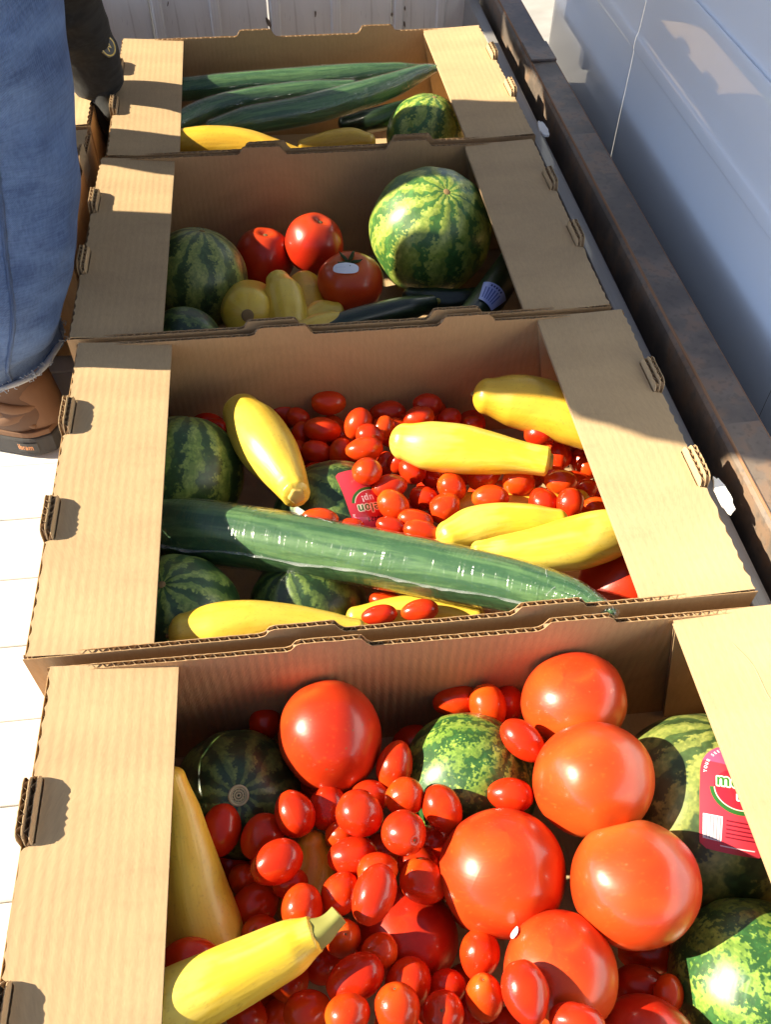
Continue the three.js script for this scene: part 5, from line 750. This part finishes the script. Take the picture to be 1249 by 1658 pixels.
    if (dz > 0.5) { part('side_seam', loft(q, { rings: 160, seg: 8 }), M.denim, jeans); }
  }
  { // frayed hem: ragged band and loose threads
    const th = []; for (let i = 0; i < 240; i++) { const a = rr(0, 6.283), r = 0.0925 + rr(-0.002, 0.004), x = -0.43 + off.x + Math.cos(a) * r, z = -0.265 + off.z + Math.sin(a) * r, y = -0.046 + off.y + rr(-0.004, 0.005), l = rr(0.002, 0.007); th.push(new THREE.TubeGeometry(new THREE.CatmullRomCurve3([V(x, y, z), V(x + Math.cos(a) * 0.003 + rr(-0.003, 0.003), y - l * 0.5, z + Math.sin(a) * 0.003 + rr(-0.003, 0.003)), V(x + rr(-0.006, 0.006), y - l, z + rr(-0.006, 0.006))]), 4, 0.0005, 4)); }
    const m = part('frayed_hem', mergeGeometries(th), M.fray, o); m.userData.kind = 'stuff';
    part('hem_edge', loft([...Array(41)].map((_, i) => { const a = i / 40 * 6.283; return [-0.43 + off.x + Math.cos(a) * 0.0935, -0.049 + off.y + 0.002 * Math.sin(a * 7), -0.265 + off.z + Math.sin(a) * 0.0935, 0.0024 + 0.0012 * rnd()]; }), { rings: 160, seg: 8 }), M.fray, o);
  }
  // boots: heel towards the boxes, toe pointing left
  const boot = (hx, hz, ang) => {
    const g = new THREE.Group(); g.name = 'boot'; g.position.set(hx + off.x, 0.002, hz + off.z); g.rotation.y = ang; o.add(g); // local: toe along -x, heel at origin
    part('upper', flesh([[-0.035, 0.065, 0, 0.036, -0.04, 0.15, 0, 0.042], [-0.04, 0.15, 0, 0.044, -0.045, 0.2, 0, 0.047], [-0.035, 0.055, 0, 0.036, -0.13, 0.05, 0, 0.036], [-0.13, 0.05, 0, 0.037, -0.215, 0.042, 0.004, 0.034], [-0.06, 0.12, 0, 0.04, -0.16, 0.062, 0, 0.034]], 0.0045, 0.03), M.leather, g);
    const sh = new THREE.Shape(); const ou = [[0.008, 0], [0.003, 0.024], [-0.02, 0.037], [-0.07, 0.036], [-0.12, 0.034], [-0.17, 0.043], [-0.22, 0.042], [-0.252, 0.022], [-0.256, 0]]; const c2 = new THREE.SplineCurve([...ou, ...ou.slice(1, -1).reverse().map(([x, y]) => [x, -y])].map(([x, y]) => v2(x, y))); c2.getPoints(80).forEach((q, i) => i ? sh.lineTo(q.x, q.y) : sh.moveTo(q.x, q.y));
    const sole = part('sole', new THREE.ExtrudeGeometry(sh, { depth: 0.022, bevelEnabled: true, bevelSize: 0.003, bevelThickness: 0.003, bevelSegments: 2 }).rotateX(-Math.PI / 2).translate(0, 0.004, 0), M.rubber, g);
    part('midsole', new THREE.ExtrudeGeometry(sh, { depth: 0.006, bevelEnabled: true, bevelSize: 0.0012, bevelThickness: 0.001, bevelSegments: 2 }).rotateX(-Math.PI / 2).translate(0, 0.0305, 0), M.strap, g);
    for (const s of [-1, 1]) part('strap', loft([[-0.01, 0.045, s * 0.03, 0.004], [-0.045, 0.075, s * 0.04, 0.005], [-0.08, 0.1, s * 0.042, 0.005], [-0.12, 0.09, s * 0.036, 0.004]], { rings: 24, seg: 10 }), M.strap, g);
    for (const [y, t, k] of [[0.058, 0.35, 0.0405], [0.082, -0.4, 0.0415], [0.108, 0.42, 0.0435], [0.128, -0.3, 0.046]]) part('strap', new THREE.TorusGeometry(k, 0.0042, 8, 48).scale(1, 1, 1.9).rotateX(Math.PI / 2).rotateZ(t).translate(-0.037, y, 0), M.strap, g);
    part('heel_counter', flesh([[-0.02, 0.05, 0, 0.033, -0.028, 0.085, 0, 0.036]], 0.004, 0.01), M.strap, g);
    for (let k = 0; k < 9; k++) { const a = -1.4 + k * 0.35; part('tread_lug', new THREE.BoxGeometry(0.008, 0.012, 0.012).translate(0.028, 0.008, 0).rotateY(-a).translate(-0.022, 0, 0), M.rubber, sole); }
    const txt = canvasTexture(256, 64, (x, w, h) => { x.fillStyle = '#2c2825'; x.fillRect(0, 0, w, h); x.fillStyle = '#d88a4c'; x.font = 'bold 50px sans-serif'; x.textAlign = 'center'; x.textBaseline = 'middle'; x.fillText('vibram', w / 2, h / 2); });
    return [g, txt];
  };
  const [bg, txt] = boot(-0.366, -0.238, -0.28);
  // lettering moulded on the heel of the sole, following its curve
  { const PS = [], US = [], IS = []; for (let i = 0; i <= 12; i++) for (let j = 0; j <= 1; j++) { const a = mix(2.0, 1.15, i / 12); PS.push(-0.026 + Math.cos(a) * 0.0415, 0.009 + j * 0.014, Math.sin(a) * 0.0415); US.push(i / 12, j); if (i && j) { const b = i * 2 + 1; IS.push(b - 3, b - 1, b - 2, b - 2, b - 1, b); } } const g = new THREE.BufferGeometry(); g.setAttribute('position', new THREE.Float32BufferAttribute(PS, 3)); g.setAttribute('uv', new THREE.Float32BufferAttribute(US, 2)); g.setIndex(IS); g.computeVertexNormals(); part('sole_lettering', g, stickMat(txt, 0.8), bg); }
  boot(-0.60, -0.35, -0.3);
}
renderer.render(scene, camera);
